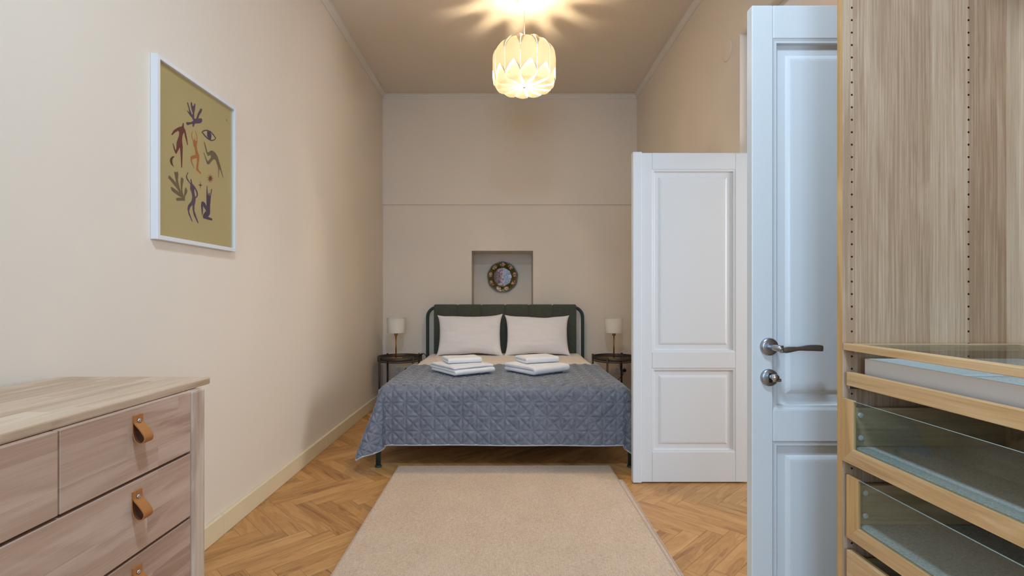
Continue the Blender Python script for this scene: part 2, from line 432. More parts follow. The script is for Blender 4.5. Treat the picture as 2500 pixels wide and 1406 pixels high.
# transom and frame of the doorway
bm = NB()
box(bm, XR+.07, XR+.14, D0, D0+.03, 0, DZ, .003); box(bm, XR+.07, XR+.14, D1-.03, D1, 0, DZ, .003)
box(bm, XR+.07, XR+.14, D0+.03, D1-.03, 1.985, 2.045, .003); box(bm, XR+.07, XR+.14, D0+.03, D1-.03, DZ-.03, DZ, .003)
fr = obj('trim_1', bm, M_TRIM, kind='structure'); tag(fr, 'painted frame and transom of the doorway')
bm = NB(); box(bm, XR+.1, XR+.105, D0+.02, D1-.02, 2.04, DZ-.02); obj('pane', bm, M_PANE, fr)

# skirting boards
def skirt(name, x0, x1, y0, y1, lab, front):
    bm = NB()
    box(bm, x0, x1, y0, y1, 0, .1, .004)
    tag(obj(name, bm, M_BASE, kind='structure'), lab)
bm = NB()
ys = [YR+.001, 1.62, 2.31, 3.62, YB-.001]
for ya, yb_ in zip(ys, ys[1:]):
    box(bm, XL, XL+.02, ya+.0004, yb_-.0004, 0, .098, .004)
tag(obj('baseboard_left', bm, M_BASE, kind='structure'), 'cream skirting board along the left wall')
skirt('baseboard_back', XL+.021, XR-.021, YB-.018, YB-.0005, 'cream skirting board behind the bed', 0)
skirt('baseboard_right', XR-.02, XR-.0005, D1+.06, YB-.02, 'cream skirting board along the right wall', 0)

# stepped ceiling moulding: one run per wall
def crown(name, prof_pts, lab):
    bm = NB(); n = len(prof_pts[0])
    rings = [[bm.verts.new(p) for p in r] for r in prof_pts]
    for k in range(n):
        bm.faces.new([rings[0][k], rings[0][(k+1) % n], rings[1][(k+1) % n], rings[1][k]])
    bm.faces.new(rings[0]); bm.faces.new(rings[1][::-1])
    tag(obj(name, bm, M_TRIM, kind='structure'), lab)
pr = [(0, 0), (.042, 0), (.042, -.007), (.034, -.009), (.028, -.018), (.012, -.034), (.009, -.045), (0, -.045)]
def run(f0, f1): return [[f0(u, v) for u, v in pr], [f1(u, v) for u, v in pr]]
yb_ = YB-.018
crown('trim_2', run(lambda u, v: (XL+u, yb_-u, ZC+v), lambda u, v: (XR-u, yb_-u, ZC+v)), 'ceiling moulding above the back wall')
crown('trim_3', run(lambda u, v: (XL+u, YR+u, ZC+v), lambda u, v: (XL+u, yb_-u, ZC+v)), 'ceiling moulding along the left wall')
crown('trim_4', run(lambda u, v: (XR-u, YR+u, ZC+v), lambda u, v: (XR-u, yb_-u, ZC+v)), 'ceiling moulding along the right wall')

# round blanking cover high on the right wall
bm = NB(); lathe(bm, [(0, XR-.006), (.060, XR-.006), (.066, XR-.004), (.067, XR-.0002)], 3.158, 2.70, 40, axis='X')
tag(obj('junction_cover', bm, M_WALL), 'round wall coloured cover plate high on the right wall', 'cover plate')

# ------------------------------------------------------------------ double doors, both leaves swung open into the room
def door_leaf(name, x0, x1, y0, th, ztop, label, strip):
    """leaf in a plane of constant y, front towards -y"""
    yf, yb = y0, y0+th; ym = y0+th/2
    root = thing(name, label, None, ((x1), ym, 0), kind='structure')
    zb = .008; xs0, xs1 = x0+.0, x1
    px0, px1 = x0+strip+.062, x1-.072
    panels = [(.187, .690), (.785, 1.882)]
    bm = NB()
    # stiles and rails as one joined frame, hairline joints kept
    for a, b, c, d in ((xs0+(strip if strip else 0), px0, zb, ztop), (px1, xs1, zb, ztop), (px0+.0006, px1-.0006, zb, panels[0][0]),
                       (px0+.0006, px1-.0006, panels[0][1], panels[1][0]), (px0+.0006, px1-.0006, panels[1][1], ztop)):
        box(bm, a, b, yf, yb, c, d, .0022, 2)
    for z0, z1 in panels:               # raised and fielded panel with a stepped ovolo round it, both faces
        for s, ysf in ((1, yf), (-1, yb)):
            prof = [(0, .001), (.006, .003), (.012, .0035), (.014, .013), (.020, .015), (.044, .015), (.050, .0115), (.056, .0095), (.062, .009)]
            prev = None
            for ins, dep in prof:
                ring = [bm.verts.new((x, ysf+s*dep, z)) for x, z in ((px0+ins, z0+ins), (px1-ins, z0+ins), (px1-ins, z1-ins), (px0+ins, z1-ins))]
                if prev:
                    for k in range(4):
                        bm.faces.new([prev[k], prev[(k+1) % 4], ring[(k+1) % 4], ring[k]])
                prev = ring
            bm.faces.new(prev)
    leaf = obj('leaf', bm, M_DOOR, root)
    if strip:
        bm = NB(); box(bm, x0, x0+strip, yf-.006, yb+.002, zb-.004, ztop+.006, .005, 3)
        obj('meeting_strip', bm, M_DOOR, root)
    for z in (.25, 1.05, 1.78):
        bm = NB(); tube(bm, [(x1-.004, yb+.006, z-.045), (x1-.004, yb+.006, z+.045)], .007, 12); obj('hinge', bm, M_STEEL, root)
    return root, leaf

d1, leaf = door_leaf('door_1', .7265, 1.418, 1.453, .032, 1.980, 'near leaf of the white double door, with steel lever handle, beside the wardrobe', 0)
d2, _ = door_leaf('door_2', .758, 1.446, 2.945, .036, 1.980, 'far leaf of the white double door, standing open beside the bed', .054)

# lever handle and key rose on the near leaf (both faces)
hx, hz = .776, .971
for s, yf in ((-1, 1.453), (1, 1.485)):
    hb = NB()
    lathe(hb, [(0, yf+s*.0102), (.020, yf+s*.0102), (.0245, yf+s*.0085), (.026, yf+s*.005), (.0265, yf)], hx, hz, 36, axis='Y')
    h = obj('handle_rose', hb, M_STEEL, d1, smooth=True)
    lv = NB()
    P = [(hx, yf+s*.009, hz), (hx, yf+s*.038, hz), (hx+.004, yf+s*.048, hz), (hx+.014, yf+s*.053, hz)]
    tube(lv, P, [.0095, .0095, .0092, .009], 16)
    # flattened, slightly waved grip
    N = 26; rings = []
    for i in range(N+1):
        t = i/N; x = hx+.006+t*.122; z = hz-.002+.0035*sin((t-.3)*3.6); y = yf+s*(.052-.004*t)
        hh = .0092-.0030*math.exp(-((t-.42)/.16)**2)-.0012*(t < .1); wd = .0062-.001*t
        if i == N: hh *= .9; wd *= .8
        rings.append([lv.verts.new((x, y+wd*math.copysign(abs(cos(q))**.7, cos(q)), z+hh*math.copysign(abs(sin(q))**.7, sin(q)))) for q in [2*pi*k/16 for k in range(16)]])
    for i in range(N):
        for k in range(16):
            lv.faces.new([rings[i][k], rings[i][(k+1) % 16], rings[i+1][(k+1) % 16], rings[i+1][k]]).smooth = True
    lv.faces.new(rings[0]); lv.faces.new(rings[-1])
    obj('lever', lv, M_STEEL, h)
    kb = NB()
    lathe(kb, [(0, yf+s*.0092), (.021, yf+s*.0092), (.0245, yf+s*.0075), (.0255, yf)], hx, .880, 36, axis='Y')
    k = obj('key_rose', kb, M_STEEL, d1, smooth=True)
    kk = NB(); box(kk, hx-.005, hx+.005, yf+s*.0095-.001, yf+s*.0095+.001, .866, .894, .003)
    obj('keyhole', kk, M_BLACK, k)
kb = NB(); yk = 1.443
lathe(kb, [(0, yk-.024), (.009, yk-.024), (.0105, yk-.021), (.0105, yk-.006), (.006, yk), (0, yk)], hx+.004, .884, 20, axis='Y')
box(kb, hx-.002, hx+.022, yk-.020, yk-.013, .871, .882, .003)
obj('thumb_turn', kb, M_CHROME, k)

# ------------------------------------------------------------------ rugs
def rug(name, x0, x1, y0, y1, z0, th, rz, label):
    bm = NB(); mx, my = (x0+x1)/2, (y0+y1)/2
    box(bm, x0+.006, x1-.006, y0+.006, y1-.006, z0, z0+th, .003, 2)
    R = Matrix.Translation((mx, my, 0)) @ Matrix.Rotation(rz, 4, 'Z') @ Matrix.Translation((-mx, -my, 0))
    bm.transform(R)
    root = obj(name, bm, M_RUG); tag(root, label, 'rug', 'rugs laid one on the other')
    bb = NB()
    for a, b, c, d in ((x0, x0+.009, y0, y1), (x1-.009, x1, y0, y1), (x0+.009, x1-.009, y0, y0+.009), (x0+.009, x1-.009, y1-.009, y1)):
        box(bb, a, b, c, d, z0+.0002, z0+th+.0012, .002, 2)
    bb.transform(R)
    obj('binding', bb, M_RUGB, root)
rug('rug', -.69, .709, 1.00, 3.00, .0005, .004, -.002, 'lower beige rug, only its edge showing along the right of the top rug')
rug('rug', -.700, .686, 1.18, 3.222, .0065, .005, .006, 'beige woven rug with stitched edge lying on top in front of the bed')

# ------------------------------------------------------------------ bed
BX, BH, BF = -.0125, 5.262, 3.236
bed = thing('bed', 'double bed with dark green steel frame and padded headboard', 'bed', (BX, 4.25, 0))
bm = NB(); R = .105
path = [(BX-.83, BH, .0), (BX-.83, BH, .5), (BX-.83, BH, 1.005-R)]
for k in range(1, 9):
    a = pi-k*pi/16; path.append((BX-.83+R+R*cos(a), BH, 1.005-R+R*sin(a)))
path += [(BX+.83-R, BH, 1.005)]
for k in range(1, 9):
    a = pi/2-k*pi/16; path.append((BX+.83-R+R*cos(a), BH, 1.005-R+R*sin(a)))
path += [(BX+.83, BH, .5), (BX+.83, BH, 0)]
tube(bm, path, .0168, 16); obj('headboard_frame', bm, M_GREEN, bed)
bm = NB(); n = 6; x0, x1 = BX-.757, BX+.757; w = (x1-x0)/n
for k in range(n):
    box(bm, x0+k*w, x0+(k+1)*w, 5.208, 5.292, .46, 1.036, .017, 4)
obj('headboard_cushion', bm, M_CUSH, bed, smooth=True)
for s in (-1, 1):
    bm = NB(); box(bm, BX+s*.83-.014, BX+s*.83+.014, BF, BH, .215, .29, .006); obj('side_rail', bm, M_GREEN, bed)
bm = NB(); box(bm, BX-.83, BX+.83, BF-.014, BF+.014, .215, .29, .006); obj('foot_rail', bm, M_GREEN, bed)
for s in (-1, 1):
    bm = NB(); tube(bm, [(BX+s*.83, BF, .010), (BX+s*.83, BF, .29)], .0165, 20)
    lathe(bm, [(.0225, 0), (.0225, .009), (.018, .012)], BX+s*.83, BF, 24)
    obj('leg', bm, M_GREEN, bed)
bm = NB()
for k in range(12): box(bm, BX-.80, BX+.80, 3.33+k*.158, 3.33+k*.158+.07, .262, .275)
obj('slat_base', bm, plain('slat_wood', (170, 140, 100), .6), bed)
mt = NB(); box(mt, BX-.79, BX+.79, 3.262, 5.195, .276, .475, .04, 4)
m_ = obj('mattress', mt, M_SHEET, smooth=True); tag(m_, 'thick mattress on the bed under the white cover', 'mattress')

# drape: top z, half width, front y; sheet coordinates -> surface
def drape_profile(o, R, fl):
    q = R*pi/2
    if o <= 0: return 0, 0
    if o < q:
        a = o/R; return R*sin(a), R*(1-cos(a))
    e = o-q; return R+e*sin(fl), R+e*cos(fl)

def make_drape(ztop, hw, R, flL, flR, yfront, yback, drop_side, drop_front, step, puff=None, flF=.02, corner=.5, wob=.006):
    """returns fn(a,b): a across from -A..A, b from 0 (head side) to B"""
    flat = hw-R; b0 = yback-(yfront+R)
    def fn(a, b):
        oa = max(0, abs(a)-flat); ob = max(0, b-b0); sg = -1 if a < 0 else 1
        fls = flL if a < 0 else flR
        xa = min(abs(a), flat); yb = yback-min(b, b0)
        if oa > 0 and ob > 0:
            r = sqrt(oa*oa+ob*ob); ph = atan2(ob, oa); s2 = sin(2*ph)
            lim = .54; r = r if r < lim*.8 else lim*.8+(r-lim*.8)*.55
            fl = fls*cos(ph)**2+flF*sin(ph)**2+corner*s2**3*(1 if a < 0 else .35)-.16*math.exp(-((ph-1.18)/.18)**2)
            out, dr = drape_profile(r, R, max(fl, -.05))
            dx, dy = cos(ph)**1.0*out, sin(ph)*out
            x, y, z = sg*(xa+dx), yb-dy, ztop-dr
        elif oa > 0:
            out, dr = drape_profile(oa, R, fls+.10*noise.noise((b*4, 1.7, sg*3))*min(1, oa*4)); x, y, z = sg*(xa+out), yb, ztop-dr
        elif ob > 0:
            out, dr = drape_profile(ob, R, flF+.05*noise.noise((a*3.1, 5.2, 0))*min(1, ob*3)); x, y, z = sg*xa, yb-out, ztop-dr
        else: x, y, z = a, yb, ztop
        z += wob*noise.noise((a*2.3, b*2.3, 4.4))
        return Vector((BX+x, y, z))
    return fn

# white cover lying over the mattress
f_d = make_drape(.520, .805, .055, .02, .02, 3.215, 5.17, 0, 0, 0, wob=.006, corner=0)
bm = NB(); A, B = .75+.086+.16, (5.17-3.27)+.086+.14
def fnd(u, v):
    p = f_d(-A+2*A*u, B*v)
    p.z += .004*noise.noise(p*7); return p
grid(bm, 110, 110, fnd)
dv = obj('duvet', bm, M_SHEET, smooth=True); tag(dv, 'white cotton bed cover showing between pillows and grey quilt', 'bed cover')
sm = dv.modifiers.new('thick', 'SOLIDIFY'); sm.thickness = .008; sm.offset = -1

# grey velvet quilt with stitched squares and diagonals
q_y0 = 4.165
f_q = make_drape(.539, .828, .07, .15, .10, 3.168, q_y0, 0, 0, 0, flF=.02, corner=.34, wob=.006)
ST = .0905; NDIV = 18
qa = 13*ST; nu = 26*NDIV; nv = int(round(((q_y0-3.168-.07)+.415)/ST*NDIV)); qb = nv*ST/NDIV
def seam(a, b):
    u, v = (a/ST) % 1, ((b-qb)/ST) % 1
    e = [min(u, 1-u), min(v, 1-v), abs(((u+v) % 1)-0), abs(u-v)]
    d1 = min(u, 1-u); d2 = min(v, 1-v)
    s = (u+v) % 1; d3 = min(s, 1-s)/1.414; t = (u-v) % 1; d4 = min(t, 1-t)/1.414
    g = lambda d, w: math.exp(-(d/w)**2)
    return max(g(d1, .04), .45*g(d2, .035), .9*g(d3, .04), .9*g(d4, .04)), min(d1, d2*1.3, d3, d4)
bm = NB()
h = .002
def fq(u, v):
    a, b = -qa+2*qa*u, qb*v
    p = f_q(a, b)
    n = (f_q(a+h, b)-f_q(a-h, b)).cross(f_q(a, b+h)-f_q(a, b-h))
    n = -n.normalized() if n.length > 1e-9 else Vector((0, 0, 1))
    s, d = seam(a, b)
    hgt = .0085*min(1, d/.22)**.65-.002*s+.0010*noise.noise((a*30, b*30, 2))*min(1, d/.08)
    return p+n*hgt
vs = grid(bm, nu, nv, fq)
bm.normal_update()
qn = sum((f.normal.z for f in list(bm.faces)[::97]))
if qn < 0: bmesh.ops.reverse_faces(bm, faces=bm.faces[:])
edge = [[v.co.copy() for v in [vs[i][nv] for i in range(nu+1)]], [v.co.copy() for v in [vs[0][j] for j in range(nv+1)]], [v.co.copy() for v in [vs[nu][j] for j in range(nv+1)]], [v.co.copy() for v in [vs[i][0] for i in range(nu+1)]]]
quilt = obj('quilt', bm, M_VELVET, smooth=True, recalc=False)
tag(quilt, 'grey velvet quilt with stitched diamonds draped over the foot of the bed', 'quilt')
sm = quilt.modifiers.new('thick', 'SOLIDIFY'); sm.thickness = .007; sm.offset = -1
bm = NB()
for e in edge[:3]: tube(bm, e, .0052, 8)
tube(bm, edge[3], .0035, 8)
tag(obj('binding', bm, M_HEM, quilt, smooth=True), 'pale grey bound edge')

# pillows
def pillow(name, cx, cy, cz, w, hgt, th, lean, rz, seed, label):
    bm = NB()
    def side(s):
        def fn(u, v):
            a, b = 2*u-1, 2*v-1
            T = (max(0, 1-abs(a)**2.6)*max(0, 1-abs(b)**2.6))**.55
            x = w/2*a*(1-.055*(1-b*b)); y = hgt/2*b*(1-.075*(1-a*a))
            z = s*(th/2*T*(1+.12*noise.noise((a*1.3, b*1.3, seed)))+.001)
            wr = noise.noise((a*2.2+seed, b*5, seed*1.7))*.008*T+.007*noise.noise((a*9, b*4, seed))*T**.5*(1.1-T)+.004*noise.noise((a*4+b*3, a*14-b*9, seed))*T**.5*abs(a*b)
            y += .012*noise.noise((a*1.9, seed, b*.7))*abs(b)
            # ears: corners pull out and turn forward
            k = (abs(a)*abs(b))**8; x += math.copysign(.020*k, a); y += math.copysign(.018*k, b)
            z += .012*k*noise.noise((a, b, seed+3))*3
            return Vector((x, y, z+s*wr))
        return fn
    grid(bm, 44, 34, side(1)); grid(bm, 44, 34, side(-1))
    bmesh.ops.remove_doubles(bm, verts=bm.verts[:], dist=.0025)
    Mx = Matrix.Translation((cx, cy, cz)) @ Matrix.Rotation(rz, 4, 'Z') @ Matrix.Rotation(pi/2-lean, 4, 'X')
    bm.transform(Mx)
    o = obj(name, bm, M_PILLOW, smooth=True); tag(o, label, 'pillow', 'white pillows against the headboard')
    ss = o.modifiers.new('ss', 'SUBSURF'); ss.levels = 1; ss.render_levels = 1
    return o
pillow('pillow', -.374, 5.055, .722, .665, .425, .17, .32, .03, 1.3, 'white pillow on the left side of the bed, against the headboard')
pillow('pillow', .318, 5.055, .720, .658, .42, .17, .32, -.02, 6.1, 'white pillow on the right side of the bed, against the headboard')

# folded towels: a sheet folded back and forth, extruded along the fold
def towel(name, cx, cy, z0, wid, dep, layers, t, rz, seed, label, thk):
    bm = NB(); path = []; r = t/2
    hd = dep/2-r
    # nested book folds: outermost layer wraps the front (local -y)
    for k in range(layers):
        y_open = hd-.006*k; z = z0+thk/2+k*t
        d = 1 if k % 2 == 0 else -1
        n = 14
        for i in range(n+1):
            s = i/n; y = d*(1-2*s)*hd
            path.append((y, z))
        if k < layers-1:
            for i in range(1, 6):
                a = -pi/2+i*pi/6; path.append((-d*(hd+r*cos(a)), z+r+r*sin(a)))
    nx = 26
    def fn(u, v):
        i = v*(len(path)-1); y, z = path[int(round(i))]
        x = (u-.5)*wid
        ex = abs(2*u-1)
        k = (z-z0)/max(t*layers, 1e-6)
        x *= 1-.02*noise.noise((k*4, seed, y*6))
        sag = -.35*t*(layers-1)*k*(abs(ex)**6*.30+(abs(y)/(dep/2))**6*.3)
        z2 = z+sag+.0025*noise.noise((x*14, y*14, seed+k*3))*(k+.1)
        z2 = max(z2, z0+thk/2)
        return Vector((x, y, z2))
    grid(bm, nx, len(path)-1, fn)
    bm.transform(Matrix.Translation((cx, cy, 0)) @ Matrix.Rotation(rz, 4, 'Z'))
    o = obj(name, bm, M_TOWEL, smooth=True, recalc=False)
    tag(o, label, 'towel', 'folded white towels on the quilt')
    s = o.modifiers.new('thick', 'SOLIDIFY'); s.thickness = thk; s.offset = 0
    ss = o.modifiers.new('ss', 'SUBSURF'); ss.levels = 1; ss.render_levels = 1
    return o
QZ = .556
towel('bath_towel', -.335, 3.735, QZ, .345, .38, 3, .0215, .62, 2.2, 'large folded white towel, bottom of the left stack on the quilt', .0195)
towel('hand_towel', -.345, 3.79, QZ+.064, .265, .21, 2, .021, .35, 5.2, 'small folded white towel, on top of the left stack', .019)
towel('bath_towel', .225, 3.76, QZ, .355, .37, 2, .031, .66, 8.2, 'large folded white towel, bottom of the right stack on the quilt', .028)
towel('hand_towel', .235, 3.82, QZ+.061, .285, .21, 2, .024, .42, 3.3, 'small folded white towel, on top of the right stack', .0215)

# ------------------------------------------------------------------ round tray tables
def tray_table(cx, cy, rz, label):
    root = thing('side_table', label, 'side table', (cx, cy, 0), 'round tray tables beside the bed')
    bm = NB()
    lathe(bm, [(0, .482), (.213, .482), (.221, .486), (.223, .492), (.223, .516), (.2195, .517), (.2185, .513), (.217, .493), (.211, .489), (0, .488)], cx, cy, 64)
    obj('tray', bm, M_TRAY, root)
    bm = NB(); tube(bm, [(cx+.218*cos(2*pi*k/48), cy+.218*sin(2*pi*k/48), .474) for k in range(48)], .006, 8, closed=True)
    obj('support_ring', bm, M_TRAY, root)
    for k in range(4):
        a = rz+k*pi/2; x, y = cx+.234*cos(a), cy+.234*sin(a)
        bm = NB(); tube(bm, [(x, y, .004), (x, y, .524)], .0095, 14)
        lathe(bm, [(.0105, 0), (.0105, .006)], x, y, 14)
        obj('leg', bm, M_TRAY, root)
    return root
tray_table(-1.082, 5.0, pi/4, 'round dark brown tray table left of the bed')
tray_table(1.103, 5.0, math.radians(60), 'round dark brown tray table right of the bed, behind the door')

def lamp(cx, cy, z0, label, cord_pts, switch=None):
    root = thing('table_lamp', label, 'lamp', (cx, cy, z0), 'brass table lamps')
    bm = NB(); lathe(bm, [(0, z0), (.066, z0), (.067, z0+.003), (.066, z0+.007), (.02, z0+.010), (0, z0+.0105)], cx, cy, 40); obj('base', bm, M_BRASS, root, smooth=True)
    bm = NB(); tube(bm, [(cx, cy, z0+.010), (cx, cy, z0+.255)], .0062, 16); obj('pole', bm, M_BRASS, root)
    bm = NB(); lathe(bm, [(.0065, z0+.232), (.0155, z0+.234), (.0165, z0+.238), (.0165, z0+.262), (.014, z0+.266)], cx, cy, 24); obj('socket', bm, M_BRASS, root)
    bm = NB(); lathe(bm, [(.014, z0+.266), (.018, z0+.28), (.026, z0+.31), (.022, z0+.335), (0, z0+.345)], cx, cy, 20); obj('bulb', bm, M_PLASTIC, root, smooth=True)
    bm = NB(); s0, s1 = z0+.262, z0+.412
    lathe(bm, [(.0865, s0), (.0925, s1), (.0915, s1), (.0855, s0)], cx, cy, 56, closeprof=True)
    for k in range(3):
        a = 2*pi*k/3+.4; tube(bm, [(cx+.016*cos(a), cy+.016*sin(a), s0+.004), (cx+.086*cos(a), cy+.086*sin(a), s0+.006)], .0014, 6)
    for rr, z in ((.0868, s0+.001), (.0927, s1-.001)):
        tube(bm, [(cx+rr*cos(2*pi*k/56), cy+rr*sin(2*pi*k/56), z) for k in range(56)], .0016, 6, closed=True)
    obj('lamp_shade', bm, M_SHADE, root)
    bm = NB(); tube(bm, cord_pts, .0032, 8); c = obj('cord', bm, M_BLACK, root)
    if switch:
        bm = NB(); tube(bm, switch, [.006, .0105, .011, .009, .005], 10); obj('cord_switch', bm, M_BLACK, c)
    return root
ZT = .4895
def spl(pts, n=8):
    P = [Vector(p) for p in pts]; out = []
    for i in range(len(P)-1):
        p0, p1, p2, p3 = P[max(i-1, 0)], P[i], P[i+1], P[min(i+2, len(P)-1)]
        for k in range(n):
            t = k/n
            out.append(.5*((2*p1)+(-p0+p2)*t+(2*p0-5*p1+4*p2-p3)*t*t+(-p0+3*p1-3*p2+p3)*t**3))
    out.append(P[-1]); return out
lamp(-1.122, 5.0, ZT, 'table lamp with white drum shade on the left tray table', spl([(-1.06, 5.0, ZT+.004), (-1.0, 5.01, ZT+.005), (-.93, 5.03, ZT+.010), (-.88, 5.06, ZT+.032), (-.848, 5.1, ZT+.034), (-.838, 5.17, ZT-.05), (-.90, 5.26, .18), (-1.02, 5.30, .14), (-1.083, 5.312, .22), (-1.088, 5.318, .315)]),
     [(-.935, 5.028, ZT+.012), (-.92, 5.034, ZT+.014), (-.895, 5.05, ZT+.026), (-.87, 5.068, ZT+.037), (-.86, 5.08, ZT+.038)])
lamp(1.095, 5.0, ZT, 'table lamp with white drum shade on the right tray table', spl([(1.157, 5.01, ZT+.004), (1.19, 5.06, ZT+.012), (1.215, 5.12, ZT+.02), (1.225, 5.19, ZT+.034), (1.235, 5.25, ZT-.02), (1.22, 5.27, .40), (1.23, 5.25, .20), (1.16, 5.24, .07), (1.14, 5.25, .10), (1.20, 5.28, .22), (1.258, 5.312, .27), (1.262, 5.318, .315)]))

# sockets low on the back wall
def socket(x, z, plug, label):
    root = thing('wall_socket', label, 'socket', (x, YB, z), 'white wall sockets beside the bed')
    bm = NB(); box(bm, x-.040, x+.040, YB-.009, YB-.0003, z-.040, z+.040, .004, 3); obj('plate', bm, M_PLASTIC, root)
    bm = NB(); lathe(bm, [(.022, YB-.0095), (.0225, YB-.011), (.0195, YB-.011), (.0185, YB-.0035), (0, YB-.0035)], x, z, 32, axis='Y', closeprof=True); w_ = obj('well', bm, plain('socket_well', (206, 204, 200), .4), root)
    bm = NB()
    for s in (-1, 1): lathe(bm, [(.0032, YB-.0095), (0, YB-.0095)], x+s*.0095, z, 10, axis='Y')
    box(bm, x-.003, x+.003, YB-.0105, YB-.009, z-.0185, z-.012)
    box(bm, x-.003, x+.003, YB-.0105, YB-.009, z+.012, z+.0185)
    obj('contact', bm, M_BLACK, w_)
    if plug:
        bm = NB(); lathe(bm, [(.0185, YB-.008), (.0185, YB-.03), (.014, YB-.042), (.007, YB-.046), (0, YB-.046)], x, z, 20, axis='Y')
        pl = obj('plug', bm, M_BLACK, thing('plug_top', label.replace('wall socket', 'plug pushed into the socket').replace('white ', 'black '), 'plug', (x, YB-.03, z), 'black plugs beside the bed'), smooth=True)
socket(-1.170, .323, False, 'empty white wall socket under the left tray table')
socket(-1.088, .323, True, 'white wall socket with black plug left of the bed')
socket(1.203, .318, False, 'empty white wall socket under the right tray table')
socket(1.285, .318, True, 'white wall socket with black plug right of the bed')

# ------------------------------------------------------------------ decorative plate in the niche
def platemat():
    m, nt, b = newmat('porcelain_paint_reflection'); L = nt.links.new
    tc = nd(nt, 'ShaderNodeTexCoord'); n = nd(nt, 'ShaderNodeTexNoise'); n.inputs['Scale'].default_value = 34; n.inputs['Detail'].default_value = 5; n.inputs['Roughness'].default_value = .8
    L(tc.outputs['Object'], n.inputs['Vector'])
    r = ramp(nt, [(.30, (70, 45, 30)), (.42, (150, 105, 80)), (.47, (190, 110, 130)), (.5, (226, 228, 236)), (.56, (210, 216, 232)), (.62, (110, 130, 165)), (.75, (235, 238, 245))]); r.color_ramp.interpolation = 'LINEAR'
    sp = nd(nt, 'ShaderNodeSeparateXYZ'); L(tc.outputs['Object'], sp.inputs[0])
    ma = nd(nt, 'ShaderNodeMath', operation='MULTIPLY_ADD'); L(sp.outputs['X'], ma.inputs[0]); ma.inputs[1].default_value = 2.2; L(n.outputs['Fac'], ma.inputs[2])  # whiter to the right: a white reflection put into the painted colour
    L(ma.outputs[0], r.inputs[0]); L(r.outputs[0], b.inputs['Base Color']); b.inputs['Roughness'].default_value = .38
    return m
def rimmat(name, c):
    m, nt, b = newmat(name); L = nt.links.new
    tc = nd(nt, 'ShaderNodeTexCoord'); n = nd(nt, 'ShaderNodeTexNoise'); n.inputs['Scale'].default_value = 60; n.inputs['Detail'].default_value = 4
    L(tc.outputs['Object'], n.inputs['Vector']); r = ramp(nt, c); L(n.outputs['Fac'], r.inputs[0]); L(r.outputs[0], b.inputs['Base Color'])
    b.inputs['Roughness'].default_value = .14; bump(nt, b, n.outputs['Fac'], .4, .003); return m
px, pz, py, PR = -.043, 1.349, YB+ND, .176
root = thing('decorative_plate', 'scalloped olive and gold plate hanging in the niche above the bed', 'plate', (px, py, pz))
bm = NB(); sc = lambda a, r: 1+(.028*abs(cos(4.5*(a-pi/2)))-.014)*min(1, (r/PR)**4)
lathe(bm, [(.09, py-.004), (PR*.93, py-.030), (PR, py-.034), (PR*1.0, py-.037), (PR*.965, py-.040), (PR*.93, py-.037), (PR*.68, py-.026), (PR*.645, py-.0205), (PR*.60, py-.0195)], px, pz, 108, axis='Y', scal=sc, closeprof=True)
lathe(bm, [(.09, py-.004), (0, py-.004)], px, pz, 40, axis='Y')
obj('rim', bm, rimmat('olive_gilt', [(.35, (52, 46, 10)), (.5, (86, 78, 22)), (.7, (112, 84, 30))]), root)
bm = NB(); lathe(bm, [(PR*.61, py-.0196), (PR*.3, py-.0192), (0, py-.0192)], px, pz, 9, axis='Y', smooth=False)
tag(obj('painted_centre', bm, platemat(), root), 'white and blue painted centre, a reflection coloured into its right half')
M_MED = rimmat('medallion', [(.34, (84, 40, 16)), (.48, (170, 104, 50)), (.56, (232, 206, 176)), (.7, (96, 52, 24))])
for k in range(9):
    a = pi/2+2*pi*k/9; bm = NB(); c = Vector((px+PR*.81*cos(a), 0, pz+PR*.81*sin(a)))
    er, et = Vector((cos(a), 0, sin(a))), Vector((-sin(a), 0, cos(a)))
    N = 20
    top = [bm.verts.new(c+er*(.022*cos(q)*.7)+et*(.034*sin(q)*.7)+Vector((0, py-.0365-.004*cos(q)*.7, 0))) for q in [2*pi*i/N for i in range(N)]]
    bot = [bm.verts.new(c+er*(.022*cos(q))+et*(.034*sin(q))+Vector((0, py-.0315-.0045*cos(q), 0))) for q in [2*pi*i/N for i in range(N)]]
    bm.faces.new(top)
    for i in range(N): bm.faces.new([top[i], top[(i+1) % N], bot[(i+1) % N], bot[i]]).smooth = True
    obj('medallion', bm, M_MED, root)

# ------------------------------------------------------------------ framed poster on the left wall
FY0, FY1, FZ0, FZ1 = 1.857, 2.402, 1.337, 2.040
pic = thing('framed_poster', 'white framed poster of cut-out figures hanging on the left wall', 'picture', (XL, (FY0+FY1)/2, FZ0))
xf = XL+.027; fw = .0165
bm = NB()
for a, b, c, d in ((FY0, FY0+fw, FZ0, FZ1), (FY1-fw, FY1, FZ0, FZ1), (FY0+fw, FY1-fw, FZ0, FZ0+fw), (FY0+fw, FY1-fw, FZ1-fw, FZ1)):
    box(bm, XL+.0005, xf, a, b, c, d, .0012, 2)
obj('frame', bm, M_WHITE, pic)
bm = NB(); box(bm, XL+.003, XL+.008, FY0+.01, FY1-.01, FZ0+.01, FZ1-.01); obj('backing', bm, plain('board', (90, 70, 50), .8), pic)
ART_COL = {'paper': (202, 182, 124), 'purple': (92, 62, 92), 'red': (116, 44, 36), 'brown': (96, 46, 28), 'orange': (190, 116, 40), 'indigo': (66, 50, 78), 'cream': (206, 186, 128), 'taupe': (120, 100, 72), 'brick': (138, 54, 38)}
